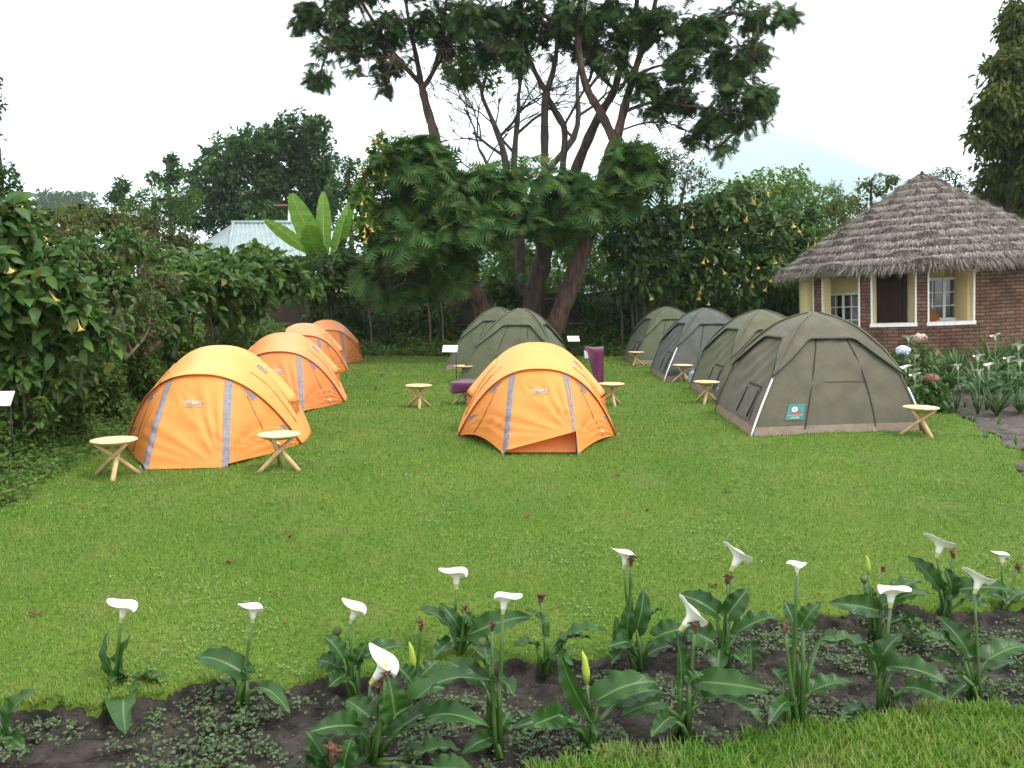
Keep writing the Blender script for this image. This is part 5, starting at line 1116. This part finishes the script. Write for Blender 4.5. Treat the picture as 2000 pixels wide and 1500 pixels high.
# ================================================================== TREES
def tree(name, label, limbs, blobs, Y0, base_uv, n, per, size, tmpl, lm, bark, group=None, tw=3, twr=.03, droop=.45, shell=.45, seg=8, kind=None, dep=None, bare=()):
    """limbs: (photo polyline, depth list or offset, r0 px, r1 px)"""
    b0 = P(base_uv[0], base_uv[1], Y0); loc = Vector((b0.x, b0.y, 0)); root = thing(name, label, "tree", loc, 0, group); mb = MB(); nodes = []
    for (pl, dy0, dy1, r0, r1) in limbs:
        m_ = len(pl) - 1; pts = [P(u, v, Y0 + dy0 + (dy1 - dy0) * i / max(1, m_)) - loc for i, (u, v) in enumerate(pl)]
        nodes += limb(mb, pts, r0 * .82 * Y0 / F, r1 * .82 * Y0 / F, seg)
    if blobs:
        bl = [(b[0] - np.array(loc), b[1]) for b in blobs]; twigs(mb, nodes, bl, tw, twr, 4)
    if bare: twigs(mb, nodes, [(b[0] - np.array(loc), b[1]) for b in bare], 26, .022, 3)
    mb.build("trunk", M[bark], root)
    if blobs:
        if n: foliage("crown", bl, n, per, size, tmpl, M[lm], root, droop=droop, shell=shell)
    return root
GF = "feathery-leaved trees behind the green tents"
def BB(lst, Y, dj=1.2): return [B(u, v, Y + rnd.uniform(-dj, dj), ru, rv) for (u, v, ru, rv) in lst]
low = [(800, 320, 75, 45), (765, 410, 70, 45), (860, 375, 85, 55), (800, 470, 85, 42), (870, 510, 65, 42), (745, 535, 60, 30), (790, 550, 55, 26), (850, 300, 50, 35), (910, 430, 70, 45), (840, 440, 70, 40)]
low2 = [(950, 365, 75, 40), (1040, 355, 75, 38), (1010, 405, 75, 35), (1100, 370, 60, 42), (945, 420, 55, 35), (1085, 420, 50, 35), (1140, 400, 45, 40)]
upL = [(650, 35, 62, 42), (700, 85, 70, 36), (640, 100, 42, 30), (760, 55, 66, 45), (765, 120, 48, 28), (690, 145, 42, 20), (622, 155, 22, 18), (830, 40, 55, 48), (880, 95, 50, 42), (900, 30, 60, 45), (745, 165, 28, 14), (600, 30, 30, 30), (700, -40, 100, 50), (820, -60, 100, 50), (640, -70, 80, 50)]
upM = [(960, 40, 60, 45), (1020, 30, 70, 40), (960, 95, 55, 35), (1080, 60, 60, 45), (1010, 110, 40, 28), (1120, 30, 60, 45), (900, 140, 45, 20), (1150, 100, 40, 35), (980, -60, 110, 50), (1120, -70, 110, 50)]
upR = [(1200, 40, 70, 50), (1290, 50, 75, 42), (1370, 60, 65, 42), (1340, 125, 65, 38), (1420, 120, 58, 45), (1470, 110, 45, 42), (1440, 185, 58, 45), (1490, 195, 32, 32), (1500, 30, 48, 26), (1535, 30, 28, 20), (1465, 240, 42, 26), (1395, 235, 48, 30), (1330, 195, 55, 34), (1255, 165, 45, 36), (1420, 295, 30, 26), (1280, 215, 40, 22), (1250, 295, 45, 26), (1440, 30, 50, 36), (1190, 120, 40, 40), (1250, -60, 110, 50), (1400, -60, 110, 50), (1360, 270, 34, 20)]
tree("feathery_tree", "feathery-leaved tree with a forked trunk leaning left over the white sign", [
    ([(955, 655), (940, 600), (918, 548), (900, 500), (882, 430), (866, 350), (850, 268), (834, 212), (823, 165)], 0, 0, 22, 8),
    ([(823, 165), (800, 140), (775, 112), (742, 62), (705, 0), (690, -60)], 0, -1.5, 6.5, 3), ([(823, 165), (813, 110), (800, 50), (782, -70)], 0, .5, 7, 3),
    ([(826, 172), (848, 135), (861, 75), (872, 0), (885, -90)], 0, .8, 6.5, 3), ([(930, 580), (900, 577), (868, 574), (846, 556)], 0, -1, 11, 7), ([(846, 556), (800, 500), (770, 430)], -1, -2, 6, 3),
    ([(880, 430), (840, 380), (800, 330)], 0, -1.5, 6, 3), ([(775, 112), (720, 110), (660, 95), (630, 80)], -.5, -1.5, 3.5, 1.5), ([(790, 130), (750, 145), (700, 150)], -.2, -1, 3, 1.2)],
    BB(low, 22.8, .7) + BB(upL, 24.5), 25, (955, 655), 0, 9, .5, T_FROND, 'fern', 'bark', GF, tw=16, twr=.036)
fa = bpy.data.objects["feathery_tree"]
def crown(rt, lst, Y, dj, n, per, size, lm, droop=.5, shell=.4, sp=(.8, 1.55), holes=None):
    bl = [(b[0] - np.array(rt.location), b[1]) for b in BB(lst, Y, dj)]; return foliage("crown", bl, n, per, size, T_FROND, M[lm], rt, spread=sp, droop=droop, shell=shell, upo=.7, jitter=.10, holes=holes)
crown(fa, low, 22.8, .7, 520, 7, .60, 'fern', .5, holes=(.8, -.22)); crown(fa, [(a, b, c * .85, d * .8) for a, b, c, d in upL], 24.5, 1.2, 1100, 5, .38, 'fern2', holes=(2.1, .06))
fb = tree("feathery_tree", "feathery-leaved tree with two straight stems and a rough dark knot, middle trunk", [
    ([(1032, 650), (1043, 575), (1060, 505), (1066, 455)], 0, 0, 26, 19), ([(1066, 470), (1064, 330), (1064, 215), (1068, 180)], 0, 0, 10, 8.5), ([(1068, 182), (1040, 130), (1020, 60), (1000, -80)], 0, .8, 7, 3), ([(1068, 182), (1084, 120), (1090, 55), (1096, -90)], 0, -.5, 7, 3),
    ([(1072, 460), (1092, 380), (1100, 315), (1102, 250), (1082, 212), (1070, 190)], .2, .1, 9, 6), ([(1080, 460), (1108, 380), (1132, 312), (1168, 230), (1198, 180), (1212, 130), (1235, 60), (1255, -80)], .6, 1.2, 15, 5), ([(1200, 175), (1160, 130), (1140, 70), (1150, -60)], 1, 1.4, 5, 3), ([(1102, 245), (1130, 195), (1150, 160)], 0, 0, 3.5, 2), ([(1062, 440), (1030, 400), (980, 370)], 0, -1.5, 6, 3)],
    BB(low2, 23.2, .7) + BB(upM, 25), 25.3, (1032, 650), 0, 1, 1, T_FROND, 'fern', 'bark2', GF, tw=16, twr=.036)
crown(fb, low2, 23.2, .7, 360, 7, .60, 'fern', .5, holes=(.8, -.22)); crown(fb, [(a, b, c * .85, d * .8) for a, b, c, d in upM], 25, 1.2, 1050, 5, .38, 'fern2', holes=(2.1, .06))
fc = tree("feathery_tree", "feathery-leaved tree with a long reddish trunk leaning right", [
    ([(1075, 665), (1098, 600), (1128, 520), (1148, 450), (1172, 375), (1190, 312), (1205, 268)], -.3, -.3, 24, 15), ([(1205, 268), (1225, 190), (1246, 120), (1266, 60), (1295, -60)], -.3, .2, 11, 4), ([(1200, 275), (1172, 218), (1146, 172), (1132, 110), (1130, 40), (1142, -80)], -.3, -1, 11, 4.5),
    ([(1226, 215), (1275, 200), (1335, 206), (1405, 214), (1450, 225)], -.3, -1, 4.5, 1.2), ([(1236, 150), (1290, 128), (1350, 130), (1420, 120)], -.2, .6, 4, 1.2), ([(1250, 110), (1292, 70), (1362, 42), (1455, 25), (1530, 30)], 0, -.6, 4.5, 1.2), ([(1150, 172), (1190, 120), (1215, 80)], -.6, .3, 4.5, 2), ([(1212, 255), (1262, 240), (1320, 245), (1400, 290)], -.3, .5, 2.5, 1), ([(1180, 345), (1215, 320), (1250, 300)], -.3, -1, 3, 1.2), ([(1160, 415), (1190, 405), (1220, 395)], -.3, -.8, 4, 2)],
    BB(upR, 25), 25, (1075, 665), 0, 1, 1, T_FROND, 'fern', 'bark', GF, tw=15, twr=.036, bare=BB([(1290, 255, 55, 30), (1345, 285, 60, 30), (1270, 210, 45, 25), (1330, 235, 60, 25)], 25.3, .5))
crown(fc, [(a, b, c * .85, d * .8) for a, b, c, d in upR], 25, 1.4, 1800, 5, .38, 'fern2', holes=(2.1, .08)); crown(fa, upL, 24.5, 1.4, 420, 4, .27, 'fern2', sp=(.4, 1.6)); crown(fb, upM, 25, 1.4, 400, 4, .27, 'fern2', sp=(.4, 1.6)); crown(fc, upR, 25, 1.5, 700, 4, .27, 'fern2', sp=(.4, 1.6))
crown(fc, [(1225, 310, 50, 30), (1260, 335, 40, 25), (1210, 360, 35, 30)], 24, .6, 42, 9, .65, 'fern', .5)
tree("bare_trunk_tree", "slim dark trunk standing behind the forked trees", [([(1014, 640), (1016, 540), (1014, 450), (1008, 360)], 0, 0, 15, 10)], [], 28, (1014, 640), 0, 1, 1, T_FROND, 'fern', 'bark2', GF)
# leafless twiggy tree behind
def bare_tree():
    Y = 30; b0 = P(995, 640, Y); loc = Vector((b0.x, b0.y, 0)); root = thing("leafless_tree", "leafless grey twiggy tree showing between the feathery trees", "tree", loc); mb = MB(); tw = MB()
    def rec(p, d, L, r, k):
        e = p + d * L; m_ = (p + e) / 2 + Vector((rnd.gauss(0, .06), rnd.gauss(0, .06), rnd.gauss(0, .05))) * L; r = max(r, .011); (mb if k < 2 else tw).tube([p, m_, e], [r, r * .85, r * .7], 5 if k < 2 else 3, False)
        if k >= 5: return
        for q in range(3 if k < 4 else 2):
            nd = (d + Vector((rnd.gauss(0, .55), rnd.gauss(0, .4), rnd.gauss(.0, .35)))).normalized(); rec(m_.lerp(e, rnd.uniform(.2, 1)), nd, L * rnd.uniform(.6, .85), r * .6, k + 1)
    for (pl, r) in (([(990, 640), (990, 400), (985, 305), (962, 235)], 10), ([(1000, 640), (1003, 400), (1005, 300), (1012, 225)], 9), ([(998, 640), (1030, 400), (1120, 270), (1128, 190)], 9), ([(995, 640), (960, 360), (935, 290)], 5)):
        pts = [P(u, v, Y) - loc for u, v in pl]; limb(mb, pts, r * Y / F, r * .5 * Y / F, 7); d = (pts[-1] - pts[-2]).normalized(); rec(pts[-1], d, 1.5, r * .45 * Y / F, 0); rec(pts[-2], (d + Vector((-.7, 0, -.2))).normalized(), 1.4, r * .35 * Y / F, 1); rec(pts[-2].lerp(pts[-1], .5), (d + Vector((.8, 0, -.3))).normalized(), 1.4, r * .35 * Y / F, 1)
    mb.build("trunk", M['twig'], root); tw.build("twigs", M['twig'], root)
    foliage("sparse_leaves", [(np.array(P(900, 130, Y) - loc), np.array((1.1, 1, .7))), (np.array(P(950, 150, Y) - loc), np.array((.8, .8, .5))), (np.array(P(1000, 100, Y) - loc), np.array((1.2, 1, .6)))], 170, 5, .19, T_BROAD, M['bright'], root)
bare_tree()
# left and far trees
GB = "trees beyond the left hedge"
def simple_tree(name, label, blobs, n, per, size, tmpl, lm, group=None, Y=None, base_u=None, tw=2, droop=.2, shell=.62, r=.2):
    c = np.mean([b[0] for b in blobs], axis=0); loc = Vector((c[0], c[1], 0)); root = thing(name, label, "tree", loc, 0, group); bl = [(b[0] - np.array(loc), b[1]) for b in blobs]; mb = MB()
    top = max(b[0][2] for b in bl); low_ = min(b[0][2] for b in bl); nodes = limb(mb, [(0, 0, -.2), (.1, 0, low_ * .6), (0, 0, (low_ + top) / 2), (.1, 0, top)], r, r * .25, 7); twigs(mb, nodes, bl, tw, r * .22, 4); mb.build("trunk", M['bark2'], root)
    foliage("crown", bl, n, per, size, tmpl, M[lm], root, droop=droop, shell=shell); return root
simple_tree("broadleaf_tree", "big dark green tree rising behind the metal-roofed house", BB([(575, 262, 55, 40), (540, 300, 70, 50), (610, 320, 50, 55), (490, 290, 45, 40), (440, 310, 48, 42), (415, 355, 55, 45), (490, 360, 75, 55), (570, 375, 75, 55), (630, 390, 38, 55), (400, 410, 70, 45), (500, 420, 80, 40), (620, 250, 24, 22)], 55, 2), 5200, 5, .34, T_SMALL, 'dark', GB, r=.5)
simple_tree("broadleaf_tree", "lighter feathery tree left of the big dark tree", BB([(300, 395, 58, 30), (270, 425, 48, 30), (330, 420, 50, 35), (360, 385, 35, 25), (240, 445, 40, 25)], 42, 1), 800, 5, .24, T_NARROW, 'pale', GB, r=.3)
simple_tree("broadleaf_tree", "small dark tree top standing clear at the far left of the big tree", BB([(240, 362, 18, 14), (228, 385, 20, 16), (245, 398, 18, 12)], 60, .5), 200, 5, .30, T_SMALL, 'dark', GB, r=.2, shell=.3)
simple_tree("broadleaf_tree", "open-branched tree top just left of the big dark tree", BB([(335, 312, 16, 14), (345, 335, 20, 16), (300, 348, 14, 12), (330, 355, 26, 16)], 58, .5), 240, 5, .30, T_SMALL, 'dark', GB, r=.25, shell=.3)
simple_tree("broadleaf_tree", "airy grey-green tree top between the big dark tree and the yellow trumpet bush", BB([(680, 330, 28, 30), (665, 370, 30, 35), (700, 380, 25, 35)], 50, .5), 260, 5, .28, T_SMALL, 'dark', GB, r=.2, shell=.3)
simple_tree("broadleaf_tree", "dark tree entering at the left picture edge above the bank", BB([(8, 345, 26, 26), (35, 365, 22, 14), (0, 385, 40, 26), (-30, 330, 40, 40), (-25, 200, 30, 40), (5, 165, 12, 10), (-40, 260, 40, 50)], 26, .5), 330, 5, .18, T_SMALL, 'dark', GB, r=.2, shell=.3)
simple_tree("broadleaf_tree", "hazy far tree crowns above the left thicket", BB([(95, 393, 30, 20), (130, 395, 35, 22), (165, 392, 24, 16), (110, 415, 60, 20)], 300, 5), 1000, 4, 1.4, T_SMALL, 'dark', GB, r=.4)
# right side
simple_tree("weeping_tree", "tall dark tree with hanging foliage cut by the right picture edge", BB([(1995, 40, 38, 60), (1980, 130, 55, 45), (1955, 200, 55, 38), (1995, 240, 60, 60), (1935, 262, 42, 30), (1975, 320, 60, 50), (1945, 370, 38, 32), (2000, 410, 60, 60), (2050, 150, 70, 120), (2060, 320, 80, 120), (1965, 420, 40, 30)], 29, 1), 3600, 7, .30, t_small(.17), 'cascade', None, r=.4, droop=1.0)
simple_tree("sparse_tree", "sparse thin-leaved tree showing over the thatched roof's left slope", BB([(1690, 358, 22, 12), (1735, 352, 20, 12), (1710, 375, 25, 12), (1670, 372, 14, 10)], 31, .5), 60, 5, .17, T_BROAD, 'cascade', None, r=.08, shell=.2, tw=5)
simple_tree("sparse_tree", "sparse reddish-leaved tree behind the thatched roof's right slope", BB([(1850, 340, 40, 14), (1885, 360, 30, 18), (1900, 390, 30, 22), (1820, 350, 26, 10), (1870, 385, 30, 15)], 31, .5), 150, 5, .17, T_NARROW, 'dryleaf', None, r=.08, shell=.2, tw=7)
simple_tree("bamboo_clump", "wispy pale bamboo tops left of the thatched roof", BB([(1628, 372, 12, 22), (1640, 395, 22, 20), (1668, 392, 12, 18), (1625, 405, 20, 18)], 62, .6), 200, 5, .28, T_NARROW, 'pale', None, r=.06, shell=.1, droop=.8)
# far wood closing the view behind the hedges
def far_wood():
    bl = BB([(u, 500 + 30 * math.sin(u * .02), 90, 60) for u in range(-100, 2200, 90)], 46, 4) + BB([(u, 560, 90, 50) for u in range(-100, 2200, 90)], 40, 3)
    ob = foliage("far_wood", bl, 5200, 4, .42, T_SMALL, M['dark'], None, droop=.2, shell=.5); tag(ob, "dark wood reading as one mass behind the hedges", "wood", kind='stuff')
far_wood()

# ================================================================== AIR
def haze():
    m = bpy.data.materials.new("haze"); m.use_nodes = True; t = m.node_tree; t.nodes.clear(); o_ = t.nodes.new("ShaderNodeOutputMaterial"); v = t.nodes.new("ShaderNodeVolumePrincipled")
    v.inputs['Color'].default_value = (.80, .95, 1.0, 1); v.inputs['Density'].default_value = .00027; v.inputs['Anisotropy'].default_value = .2; lk(t, v.outputs[0], o_.inputs['Volume'])
    b = MB().box((0, 2000, 398), (8200, 4600, 801)).build("haze", m, None, False); tag(b, "pale bluish haze over the far mountain and trees", "haze", kind='stuff')
haze()
